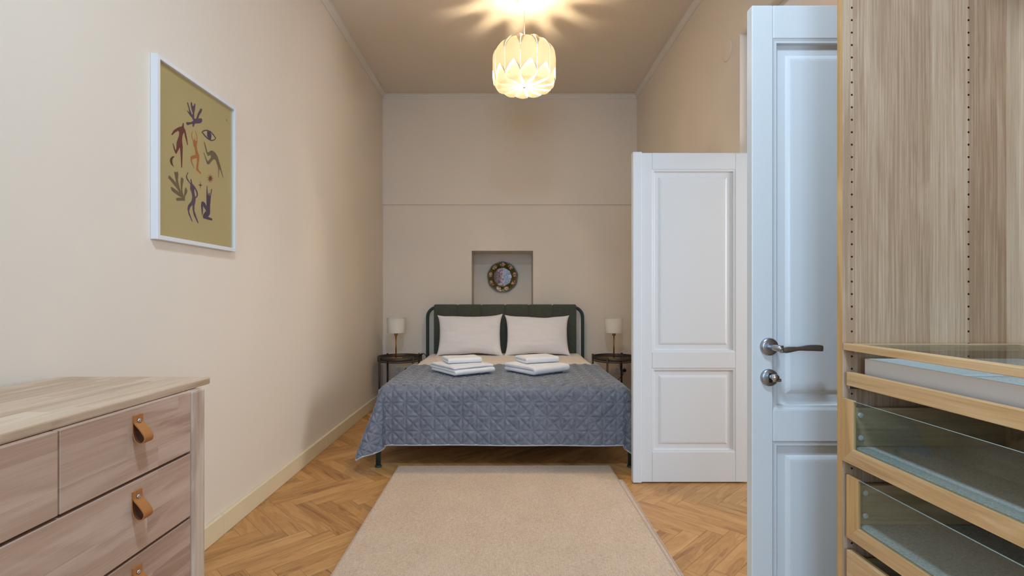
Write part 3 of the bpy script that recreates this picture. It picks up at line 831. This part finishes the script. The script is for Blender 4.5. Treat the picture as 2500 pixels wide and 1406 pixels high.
ART = [
 ('purple', 0, [(2.0507, 1.928),(2.0564, 1.932),(2.0621, 1.9239),(2.0717, 1.9044),(2.0853, 1.8897),(2.0892, 1.8974),(2.0795, 1.9135),(2.0756, 1.9267),(2.0756, 1.9391),(2.0833, 1.9434),(2.088, 1.9267),(2.0951, 1.9331),(2.0983, 1.9431),(2.107, 1.944),(2.1051, 1.9257),(2.0983, 1.9008),(2.0991, 1.8787),(2.111, 1.883),(2.1231, 1.91),(2.1395, 1.9364),(2.1498, 1.9416),(2.154, 1.9368),(2.1478, 1.9243),(2.1313, 1.9029),(2.1272, 1.8888),(2.1436, 1.8973),(2.154, 1.896),(2.1519, 1.8837),(2.1395, 1.873),(2.1031, 1.8589),(2.0951, 1.8424),(2.088, 1.84),(2.0873, 1.8521),(2.0678, 1.8428),(2.0564, 1.8352),(2.045, 1.8373),(2.0469, 1.8457),(2.0756, 1.8554),(2.0932, 1.8678),(2.0833, 1.8767),(2.064, 1.8843),(2.0507, 1.894),(2.0533, 1.8967),(2.0659, 1.8924),(2.0602, 1.911)]),
 ('red', 0, [(2.0256, 1.8353),(2.0308, 1.8359),(2.0319, 1.817),(2.0413, 1.8093),(2.0526, 1.7766),(2.0571, 1.7537),(2.0526, 1.7518),(2.0413, 1.7754),(2.0319, 1.7989),(2.0227, 1.7815),(2.0198, 1.7613),(2.0245, 1.734),(2.0227, 1.6927),(2.0198, 1.6488),(2.0146, 1.6474),(2.0117, 1.6896),(2.0063, 1.7285),(1.9972, 1.7139),(1.9848, 1.6949),(1.9802, 1.6947),(1.9689, 1.7102),(1.9627, 1.7311),(1.9672, 1.7318),(1.9802, 1.7088),(1.9848, 1.7173),(1.9858, 1.7411),(2.0008, 1.7743),(2.0016, 1.79),(1.9937, 1.7913),(1.9759, 1.7779),(1.9603, 1.7622),(1.9551, 1.7639),(1.9689, 1.7849),(1.9937, 1.805),(2.019, 1.8186)]),
 ('brown', 0, [(1.9759, 1.6818),(1.962, 1.6794),(1.9499, 1.6686),(1.9459, 1.6571),(1.9517, 1.6448),(1.9707, 1.6378),(1.9637, 1.648),(1.961, 1.6612),(1.9655, 1.673)]),
 ('orange', 0, [(2.0873, 1.8224),(2.0892, 1.8218),(2.0833, 1.8063),(2.0853, 1.7945),(2.0959, 1.7831),(2.1011, 1.7972),(2.1039, 1.7968),(2.107, 1.7853),(2.1151, 1.7891),(2.1151, 1.8092),(2.1031, 1.8277),(2.1062, 1.8293),(2.1191, 1.813),(2.1199, 1.7882),(2.1159, 1.7668),(2.1191, 1.7502),(2.1313, 1.7336),(2.1346, 1.7194),(2.1292, 1.6926),(2.1252, 1.6764),(2.1313, 1.6654),(2.1436, 1.6609),(2.1457, 1.6538),(2.1354, 1.655),(2.1131, 1.6632),(2.111, 1.6752),(2.1171, 1.6994),(2.1151, 1.7151),(2.0853, 1.7018),(2.0833, 1.6939),(2.0991, 1.6671),(2.0959, 1.6658),(2.0756, 1.6905),(2.0725, 1.7068),(2.0833, 1.7161),(2.107, 1.7266),(2.1031, 1.7504),(2.0912, 1.7667),(2.0892, 1.7809),(2.0795, 1.7926),(2.0787, 1.8072)]),
 ('indigo', 0, [(2.1478, 1.8377),(2.1645, 1.8523),(2.1901, 1.8628),(2.2163, 1.8646),(2.2386, 1.8575),(2.2577, 1.8464),(2.2454, 1.8331),(2.2207, 1.8208),(2.1944, 1.8208),(2.173, 1.8255)]),
 ('cream', 1, [(2.1561, 1.8405),(2.173, 1.8508),(2.1901, 1.8576),(2.2119, 1.8586),(2.2341, 1.8512),(2.2499, 1.8431),(2.2363, 1.8329),(2.2185, 1.8258),(2.1966, 1.8267),(2.1751, 1.8326)]),
 ('indigo', 2, [(2.1879, 1.8563),(2.2119, 1.8591),(2.2207, 1.8489),(2.2172, 1.8267),(2.1987, 1.8261),(2.1879, 1.833)]),
 ('taupe', 0, [(2.1645, 1.8009),(2.1696, 1.8025),(2.1836, 1.7798),(2.1901, 1.7623),(2.2031, 1.7661),(2.2119, 1.7752),(2.2296, 1.781),(2.2477, 1.7792),(2.2683, 1.7664),(2.2846, 1.7399),(2.2964, 1.7186),(2.3059, 1.6992),(2.3155, 1.6797),(2.3107, 1.6785),(2.294, 1.7017),(2.2893, 1.7113),(2.2855, 1.7036),(2.2813, 1.7147),(2.2776, 1.6718),(2.2739, 1.6709),(2.2729, 1.7125),(2.2568, 1.7404),(2.2477, 1.7459),(2.2341, 1.7421),(2.2031, 1.7112),(2.1922, 1.7083),(2.1858, 1.713),(2.1624, 1.7516),(2.1666, 1.7541),(2.1879, 1.7279),(2.1953, 1.7234),(2.2163, 1.745),(2.2172, 1.7558),(2.2053, 1.7523),(2.1966, 1.7472),(2.1901, 1.7493),(2.1815, 1.761)]),
 ('taupe', 0, [(2.3409, 1.9662),(2.3463, 1.9542),(2.3365, 1.9563)]),
 ('taupe', 0, [(1.9414, 1.5983),(1.9465, 1.5977),(1.9637, 1.5887),(1.9837, 1.5782),(1.9802, 1.5902),(1.9707, 1.6207),(1.9812, 1.6199),(1.9937, 1.627),(1.9972, 1.6156),(1.9944, 1.5913),(2.0063, 1.5608),(2.0124, 1.5502),(2.0099, 1.5902),(2.0135, 1.6089),(2.0282, 1.6065),(2.0293, 1.5971),(2.0227, 1.574),(2.022, 1.5522),(2.0308, 1.5313),(2.0357, 1.56),(2.0431, 1.5742),(2.0545, 1.5616),(2.0507, 1.5511),(2.0394, 1.5342),(2.0375, 1.5145),(2.0264, 1.5147),(1.9865, 1.5058),(1.9823, 1.5144),(1.9937, 1.5209),(2.0209, 1.5252),(2.0008, 1.5276),(1.9585, 1.5398),(1.9534, 1.5468),(1.951, 1.5551),(1.9637, 1.5549),(2.0026, 1.5438),(1.9901, 1.5549),(1.9482, 1.5803),(1.9364, 1.5867)]),
 ('purple', 0, [(2.0564, 1.6401),(2.0602, 1.6386),(2.0507, 1.6241),(2.0545, 1.6128),(2.0717, 1.5985),(2.0756, 1.6006),(2.0729, 1.6135),(2.0795, 1.6158),(2.0853, 1.5992),(2.1031, 1.5896),(2.1211, 1.5735),(2.1252, 1.5592),(2.1171, 1.545),(2.1082, 1.5407),(2.107, 1.5255),(2.1003, 1.5068),(2.0999, 1.4868),(2.111, 1.4662),(2.1284, 1.4388),(2.1231, 1.435),(2.0951, 1.4661),(2.0873, 1.4895),(2.0865, 1.5092),(2.0717, 1.4941),(2.0648, 1.4782),(2.0717, 1.4646),(2.0873, 1.4388),(2.0833, 1.4364),(2.0602, 1.4652),(2.0537, 1.486),(2.0583, 1.5014),(2.0795, 1.5226),(2.0853, 1.5411),(2.0814, 1.5576),(2.0709, 1.5726),(2.0725, 1.5926),(2.0488, 1.6066),(2.0431, 1.6198)]),
 ('cream', 1, [(2.0999, 1.5789),(2.107, 1.573),(2.1143, 1.557),(2.107, 1.5442),(2.1031, 1.5522),(2.0991, 1.5663)]),
 ('indigo', 0, [(2.1858, 1.612),(2.1901, 1.6116),(2.1922, 1.5887),(2.1966, 1.5688),(2.1996, 1.5825),(2.2066, 1.584),(2.2075, 1.5697),(2.2119, 1.5746),(2.2207, 1.6054),(2.226, 1.606),(2.2172, 1.5704),(2.211, 1.5272),(2.2119, 1.4933),(2.2031, 1.4813),(2.1944, 1.476),(2.2274, 1.4721),(2.226, 1.464),(2.2163, 1.4625),(2.1624, 1.4631),(2.1569, 1.4699),(2.1624, 1.4823),(2.1815, 1.4998),(2.1594, 1.5177),(2.1586, 1.4868),(2.1544, 1.4738),(2.1511, 1.4779),(2.1449, 1.515),(2.1478, 1.5321),(2.1582, 1.5379),(2.173, 1.5331),(2.1849, 1.5219),(2.1836, 1.5636)]),
 ('brick', 0, [(2.2154, 1.6737),(2.2169, 1.6589),(2.2322, 1.6712),(2.2215, 1.6562),(2.24, 1.6591),(2.2219, 1.6509),(2.2349, 1.643),(2.2181, 1.6456),(2.2194, 1.6308),(2.2118, 1.6428),(2.2011, 1.6281),(2.206, 1.6437),(2.1884, 1.6359),(2.2033, 1.648),(2.1871, 1.6507),(2.2051, 1.6536),(2.1977, 1.6655),(2.2104, 1.6579)]),
 ('brick', 0, [(2.1411, 1.6247),(2.1431, 1.6079),(2.1569, 1.607),(2.1428, 1.6014),(2.1395, 1.5838),(2.1376, 1.6006),(2.124, 1.6016),(2.1378, 1.6071)]),
]

keys = list(ART_COL)
bm = NB(); xp = XL+.0125
box(bm, XL+.0085, xp, FY0+.012, FY1-.012, FZ0+.012, FZ1-.012)
for c, l, p in ART:
    k = (XL-0)/(XL+.027)
    poly(bm, [(xp+.0003*(l+1), y, z) for y, z in p], keys.index(c))
obj('poster_sheet', bm, [plain('print_'+k, ART_COL[k], .6) for k in keys], pic, recalc=False)
bm = NB(); box(bm, XL+.016, XL+.018, FY0+.012, FY1-.012, FZ0+.012, FZ1-.012); obj('glass_pane', bm, M_PICGL, pic)

# ------------------------------------------------------------------ pendant lamp
PX, PY = .131, 3.56; PZ0, PZ1, PRD = 2.637, 2.955, .222
pend = thing('pendant_lamp', 'glowing cream petal pendant lamp hanging from the ceiling', 'lamp', (PX, PY, ZC))
bm = NB(); lathe(bm, [(.056, ZC-.0005), (.056, ZC-.03), (.052, ZC-.06), (.042, ZC-.085), (.026, ZC-.102), (.010, ZC-.108), (.008, ZC-.118), (.003, ZC-.12)], PX, PY, 32); obj('canopy', bm, M_CORDW, pend, smooth=True)
bm = NB(); tube(bm, [(PX, PY, ZC-.119), (PX, PY, 2.92)], .0028, 8); c = obj('cord', bm, M_CORDW, pend)
bm = NB(); lathe(bm, [(.008, 2.925), (.02, 2.92), (.021, 2.865), (.017, 2.86)], PX, PY, 20); obj('lamp_holder', bm, M_CORDW, pend)
bm = NB(); lathe(bm, [(.012, 2.86), (.018, 2.848), (.031, 2.815), (.033, 2.79), (.024, 2.767), (0, 2.757)], PX, PY, 20); 
mb, nt, b = newmat('bulb_glow'); b.inputs['Emission Color'].default_value = (1, .72, .38, 1); b.inputs['Emission Strength'].default_value = 6
obj('bulb', bm, mb, pend, smooth=True)
NP = 12; da = 2*pi/NP; a0 = -pi/2-.16
H = PZ1-PZ0
def prof(t):
    """radius and height of the shade wall, foot .. arched top"""
    if t < .70: return PRD, PZ0+.014+t/.70*(H*.64-.014)
    ang = (t-.70)/.30*pi/2
    return PRD-.165*(1-cos(ang)), PZ0+H*.64+H*.36*sin(ang)
for i in range(NP):
    bm = NB(); am = a0+(i+.5)*da
    def fn(u, v):
        r, z = prof(v); uu = 2*u-1
        w = 1.0
        if v > .66: w = .45+.55*sqrt(max(0, 1-((v-.66)/.34)**2))
        if v < .45:     # leaf shaped opening at the foot, leaning towards one seam
            z += max(0, .108*(1-abs((uu-.25)/(1.3 if uu < .25 else .78)))**.8 if abs((uu-.25)/(1.3 if uu < .25 else .78)) < 1 else 0)*.86*(1-v/.45)
        a = am+uu*da/2*w*.99
        rr = r*(1+.035*(1-uu*uu))
        return Vector((PX+rr*cos(a), PY+rr*sin(a), z))
    grid(bm, 14, 26, fn)
    obj('strip', bm, M_SHADEO, pend, smooth=True)
for i in range(NP):
    bm = NB(); am = a0+(i+.5)*da
    def fp(u, v):
        uu = 2*u-1; t = v; R0 = PRD*.978
        if t < .52:
            s = t/.52; r = .010+(R0-.040)*s; z = PZ0+.004*s
        elif t < .72:
            q = (t-.52)/.20*pi/2; r = R0-.030+.030*sin(q); z = PZ0+.004+.030*(1-cos(q))
        else:
            s = (t-.72)/.28; r = R0*(1-.015*s); z = PZ0+.034+.070*s
        w = (t/.52)**.85*.99+.005 if t < .52 else (.995 if t < .66 else max(.0, 1-((t-.66)/.34)**2.0)**1.15*.995)
        k = max(0, (t-.55)/.45)
        a = am+da/2*(uu*w*1.0+.27*k**1.3)
        z -= .011*(1-uu*uu)*(1 if t < .7 else max(0, 1-(t-.7)/.3))*min(1, t*3)
        z += .006*uu*min(1, t*2)*(1 if t < .6 else max(0, 1-(t-.6)/.2))
        return Vector((PX+r*cos(a), PY+r*sin(a), z))
    grid(bm, 10, 34, fp)
    obj('petal', bm, M_PETAL, pend, smooth=True)
for i in range(0, NP):
    bm = NB(); am = a0+i*da
    tw = (.5 if i % 3 else -1.2)
    def ft(u, v):
        uu = 2*u-1; s = v
        r = PRD*.965-.05*s*s; z = PZ0+H*.64+.098*s; w = .10+.70*s*(1-.5*max(0, s-.75)/.25)
        a = am+da*.5*(uu*w)
        r += tw*.012*uu*s
        return Vector((PX+r*cos(a), PY+r*sin(a), z))
    grid(bm, 4, 10, ft); obj('crown_tip', bm, M_TIP, pend, smooth=True)
bm = NB(); lathe(bm, [(0, PZ0-.010), (.010, PZ0-.008), (.013, PZ0-.002), (.008, PZ0+.004)], PX, PY, 16); obj('hub', bm, M_CORDW, pend)
for k in range(3):
    a = k*2*pi/3; bm = NB(); tube(bm, [(PX+.018*cos(a), PY+.018*sin(a), 2.89), (PX+.12*cos(a), PY+.12*sin(a), 2.85), (PX+PRD*.97*cos(a), PY+PRD*.97*sin(a), 2.83)], .0015, 6); obj('shade_wire', bm, M_CORDW, pend)
pl = bpy.data.lights.new('pendant_bulb', 'POINT'); pl.energy = 94; pl.color = (1, .82, .56); pl.shadow_soft_size = .075
po = bpy.data.objects.new('pendant_bulb', pl); COL.objects.link(po); po.parent = pend; po.location = (0, 0, 2.79-ZC)

# flush ceiling lamp above the viewer
cl_ = thing('ceiling_lamp', 'round flush ceiling lamp above the viewer', 'lamp', (.05, .45, ZC))
bm = NB(); lathe(bm, [(0, ZC-.0005), (.20, ZC-.0005), (.205, ZC-.03), (.20, ZC-.06), (.185, ZC-.062), (.185, ZC-.05), (0, ZC-.05)], .05, .45, 48); obj('lamp_body', bm, M_PLASTIC, cl_)
md, nt, b = newmat('lamp_diffuser'); b.inputs['Emission Color'].default_value = (.8, .9, 1, 1); b.inputs['Emission Strength'].default_value = 3
bm = NB(); lathe(bm, [(0, ZC-.066), (.15, ZC-.064), (.182, ZC-.058), (.183, ZC-.052)], .05, .45, 48); obj('diffuser', bm, md, cl_, smooth=True)

# ------------------------------------------------------------------ birch chest of drawers
TX, TXB = -.870, -1.312; TY1, TZ = 1.447, .884; FX = -.858
CY = .943; TY0 = 2*CY-TY1
ch = thing('chest_of_drawers', 'pale birch chest of drawers with tan leather pulls against the left wall', 'chest of drawers', (-1.09, CY, 0))
bm = NB(); box(bm, TXB, TX, TY0, TY1, TZ-.0215, TZ, .005, 3); obj('top', bm, M_BIRCHT, ch)
LY = 1.392
for s in (-1, 1):
    for xa, xb in ((FX-.045, FX+.006), (TXB+.01, TXB+.06)):
        y0, y1 = (LY-.054, LY) if s > 0 else (2*CY-LY, 2*CY-LY+.054)
        bm = NB(); box(bm, xa, xb, y0, y1, 0, TZ-.022, .007, 3); obj('leg', bm, M_BIRCHL, ch)
    y0, y1 = (LY-.035, LY-.012) if s > 0 else (2*CY-LY+.012, 2*CY-LY+.035)
    bm = NB(); box(bm, TXB+.055, FX-.04, y0, y1, .14, TZ-.022); obj('side_panel', bm, M_BIRCHL, ch)
bm = NB(); box(bm, TXB+.012, TXB+.02, 2*CY-LY+.04, LY-.04, .14, TZ-.022)
box(bm, TXB+.02, FX-.03, 2*CY-LY+.04, LY-.04, .14, .155)
obj('back_panel', bm, M_BIRCHL, ch)
bm = NB(); box(bm, FX-.05, FX-.022, 2*CY-LY+.05, LY-.05, .16, TZ-.022); obj('gap_shade_board', bm, M_DARK, ch)  # near-black board, the shade of the drawer gaps put into its colour

def pull(dr, y, z):
    x = FX; w = .0135
    bm = NB()
    # leather loop: down the drawer face, round at the bottom and back up to the screw
    cl = [(.0012, .013), (.0012, .0), (.0012, -.02), (.003, -.034), (.008, -.045), (.016, -.0505), (.024, -.049), (.0285, -.042), (.0275, -.034), (.021, -.024), (.013, -.014), (.006, -.006), (.0042, 0), (.0042, .013)]
    pts = spl([(a, b, 0) for a, b in cl], 4)
    th = .0013
    prev = None
    for i, p in enumerate(pts):
        q = pts[min(i+1, len(pts)-1)]-pts[max(i-1, 0)]; n = Vector((-q.y, q.x, 0)).normalized()*th
        o1, o2 = p+n, p-n
        ring = [bm.verts.new((x+o.x, y+yy, z+o.y)) for o, yy in ((o1, -w), (o1, w), (o2, w), (o2, -w))]
        if prev:
            for k in range(4):
                f = bm.faces.new([prev[k], prev[(k+1) % 4], ring[(k+1) % 4], ring[k]]); f.smooth = False
                f.material_index = 1 if k == 0 else 0  # inner side gets the shaded leather colour
        prev = ring
        if i in (0, len(pts)-1): bm.faces.new(ring)
    hd = obj('leather_pull', bm, [M_LEATHER, M_LEATHER_SHADE], dr)
    bm = NB(); lathe(bm, [(.0058, x+.0055), (.0055, x+.0075), (.004, x+.0092), (.0015, x+.0099), (0, x+.0099)], y, z, 20, axis='X')
    tag(obj('screw', bm, M_CHROME, dr, smooth=True), 'domed steel screw of a leather pull')
    return hd
g = .0015; yA, yB = 2*CY-LY+.0555, LY-.0555
rows = [(.698, TZ-.0206), (.522, .694), (.346, .518), (.170, .342)]
for i, (z0, z1) in enumerate(rows):
    spans = [(CY+.002, yB), (yA, CY-.002)] if i == 0 else [(yA, yB)]
    for (ya, yb_) in spans:
        bm = NB(); box(bm, FX-.02, FX, ya, yb_, z0+g, z1-g, .0015, 2)
        dr = obj('drawer', bm, M_BIRCH, ch)
        ycs = [(ya+yb_)/2] if i == 0 else [1.1385, 2*CY-1.1385]
        for y in ycs: pull(dr, y, (.832, .657, .482, .306)[i])

# ------------------------------------------------------------------ open oak wardrobe
WX = .863; WB = 1.318; WY1, WT = 1.2635, .0185; WY0 = .31; WZT = 2.36
wr = thing('wardrobe', 'open oak wardrobe with glass fronted drawers beside the blue lit door', 'wardrobe', (1.09, .79, 0))
M_HOLE = plain('pin_hole', (30, 22, 16), .9)
for s in (1, -1):
    y0, y1 = (WY1, WY1+WT) if s > 0 else (WY0-WT, WY0)
    bm = NB(); box(bm, WX+.0012, WB+.012, y0, y1, 0, WZT)
    yf = y0-.0002 if s > 0 else y1+.0002
    for hx_ in (WX+.0252, WX+.3252):
        for k in range(70):
            z = .975-.032*.5+.0065+(k-29)*.032
            if z < .04 or z > WZT-.03: continue
            vs = [bm.verts.new((hx_+.0027*cos(2*pi*q/12), yf, z+.0027*sin(2*pi*q/12))) for q in range(12)]
            bm.faces.new(vs if s < 0 else vs[::-1]).material_index = 1
    p = obj('side_panel', bm, [M_OAKP, M_HOLE], wr, recalc=False)
    bm = NB(); box(bm, WX, WX+.0012, y0, y1, 0, WZT); obj('edge_band', bm, M_OAKV, p)
bm = NB(); box(bm, WB, WB+.012, WY0, WY1, .06, WZT-.018); obj('back_panel', bm, M_OAKP, wr)
bm = NB(); box(bm, WX, WB+.012, WY0, WY1, WZT-.018, WZT); obj('top_panel', bm, M_OAKX, wr)
bm = NB(); box(bm, WX+.01, WB, WY0, WY1, .06, .078); box(bm, WX+.02, WX+.036, WY0, WY1, 0, .06); obj('bottom_panel', bm, M_OAKX, wr)

YA, YZ = WY0+.004, WY1-.004          # clear width between the side panels
# glass shelf in an oak frame
bm = NB(); zt, zb = .9995, .9825
box(bm, WX-.0, WX+.028, YA, YZ, zb, zt, .0012, 2)
sh = obj('shelf', bm, M_OAKR, wr); tag(sh, 'oak front rail of the glass shelf')
bm = NB()
for a, b in ((YZ-.026, YZ), (YA, YA+.026)): box(bm, WX+.0285, WB-.03, a, b, zb, zt-.0005, .001)
box(bm, WB-.03, WB-.002, YA, YZ, zb, zt-.0005, .001); obj('shelf_frame', bm, M_OAKX, sh)
bm = NB(); box(bm, WX+.026, WB-.028, YA+.024, YZ-.024, zt-.007, zt-.002); obj('glass_pane', bm, M_GLASS, sh)
for a in (YZ-.012, YA):
    bm = NB(); box(bm, WX+.022, WX+.05, a, a+.012, zb-.006, zb-.0003, .001); obj('shelf_bracket', bm, M_STEEL, sh)

# shallow pull-out tray with white insert and felt
bm = NB(); xt = WX+.003; ya, yz = YA+.008, YZ-.008
box(bm, xt, xt+.018, ya, yz, .8935, .9275, .0012, 2)
tr = obj('pull_out_tray', bm, M_OAKR, wr)
bm = NB(); box(bm, xt+.0185, WB-.03, ya+.001, yz-.001, .899, .909); obj('tray_base', bm, M_OAKX, tr)
bm = NB(); x0, x1 = xt+.0185, WB-.035; y0, y1 = ya+.010, yz-.022
box(bm, x0+.012, x0+.016, y0, y1, .9092, .9640, .001); box(bm, x1-.004, x1, y0, y1, .9092, .9640, .001)
box(bm, x0+.016, x1-.004, y1-.004, y1, .9092, .9640, .001); box(bm, x0+.016, x1-.004, y0, y0+.004, .9092, .9640, .001)
box(bm, x0+.016, x1-.004, y0+.004, y1-.004, .9092, .912)
for yd in (1.03, .8, .57): box(bm, x0+.016, x1-.004, yd-.003, yd+.003, .912, .955, .001)
obj('insert_box', bm, M_WHITE, tr)
bm = NB()
for (a, b) in ((y0+.006, .565), (.575, .795), (.805, 1.025)):
    box(bm, x0+.03, x1-.008, a, b, .9125, .953, .012, 3)
obj('felt_lining', bm, M_FELT, tr, smooth=True)
for a in (YZ-.010, YA+.001):
    bm = NB(); box(bm, xt+.006, WB-.06, a, a+.009, .884, .8932, .001); obj('runner', bm, M_STEEL, tr)

def glass_drawer(x, yz, z0, z1, dy):
    """oak U-shaped front with a glass pane, drawer box and felt mat behind"""
    st, rl, ft = .040, .0385, .008
    yA_, yZ_ = YA+dy, YZ-dy
    zs = z1-.022; xb = x+.40
    bm = NB()
    box(bm, x+ft+.0005, xb, yZ_-.018, yZ_-.004, z0+.012, zs, .001); box(bm, x+ft+.0005, xb, yA_+.004, yA_+.018, z0+.012, zs, .001)
    box(bm, xb, xb+.014, yA_+.004, yZ_-.004, z0+.012, zs, .001)
    box(bm, x+ft+.0005, xb, yA_+.018, yZ_-.018, z0+.026, z0+.036)
    dr = obj('drawer', bm, M_OAKX, wr); tag(dr, 'drawer with oak framed glass front')
    def mitre(pts, name, mat):
        bm = NB()
        f = [bm.verts.new((x, y, z)) for y, z in pts]; b_ = [bm.verts.new((x+ft, y, z)) for y, z in pts]
        bm.faces.new(f); bm.faces.new(b_[::-1])
        for k in range(4): bm.faces.new([f[k], b_[k], b_[(k+1) % 4], f[(k+1) % 4]])
        obj(name, bm, mat, dr)
    mitre([(yZ_, z0), (yZ_, z1), (yZ_-st, z1), (yZ_-st, z0+rl)], 'front_stile', M_OAKV)
    mitre([(yA_, z1), (yA_, z0), (yA_+st, z0+rl), (yA_+st, z1)], 'front_stile', M_OAKV)
    mitre([(yZ_-.0002, z0), (yZ_-st-.0002, z0+rl), (yA_+st+.0002, z0+rl), (yA_+.0002, z0)], 'front_rail', M_OAKR)
    bm = NB(); box(bm, x+.002, x+.006, yA_+st-.002, yZ_-st+.002, z0+rl-.004, z1-.0015)
    for f in bm.faces: f.material_index = 0 if abs(f.normal.x) > .5 else 1
    obj('glass_pane', bm, [M_GLASS, M_GEDGE], dr)
    bm = NB(); box(bm, x+ft+.004, xb-.004, yA_+.022, yZ_-.022, z0+.0362, z0+.0402, .001); obj('felt_mat', bm, M_FELT, dr)
    for z in (z0+.062, z1-.030-.010):
        bm = NB(); lathe(bm, [(0, yZ_-.0222), (.0055, yZ_-.0222), (.0068, yZ_-.0212), (.007, yZ_-.0181)], x+.034, z, 24, axis='Y')
        box(bm, x+.031, x+.037, yZ_-.0228, yZ_-.022, z-.0006, z+.0006)
        obj('screw_cap', bm, M_PLASTIC, dr, smooth=False)
    return dr
glass_drawer(WX-.004, 0, .701, .860, .001)
glass_drawer(WX+.003, 0, .508, .667, .008)
bm = NB(); x = WX+.003; yA_, yZ_ = YA+.008, YZ-.008
box(bm, x, x+.018, yA_, yZ_, .315, .476, .0012, 2); dr = obj('drawer', bm, M_OAKR, wr); tag(dr, 'drawer with solid oak front')
bm = NB()
box(bm, x+.0185, x+.42, yZ_-.018, yZ_-.004, .33, .455, .001); box(bm, x+.0185, x+.42, yA_+.004, yA_+.018, .33, .455, .001); box(bm, x+.42, x+.434, yA_+.004, yZ_-.004, .33, .455, .001)
box(bm, x+.0185, x+.42, yA_+.018, yZ_-.018, .34, .35); obj('drawer_box', bm, M_OAKX, dr)
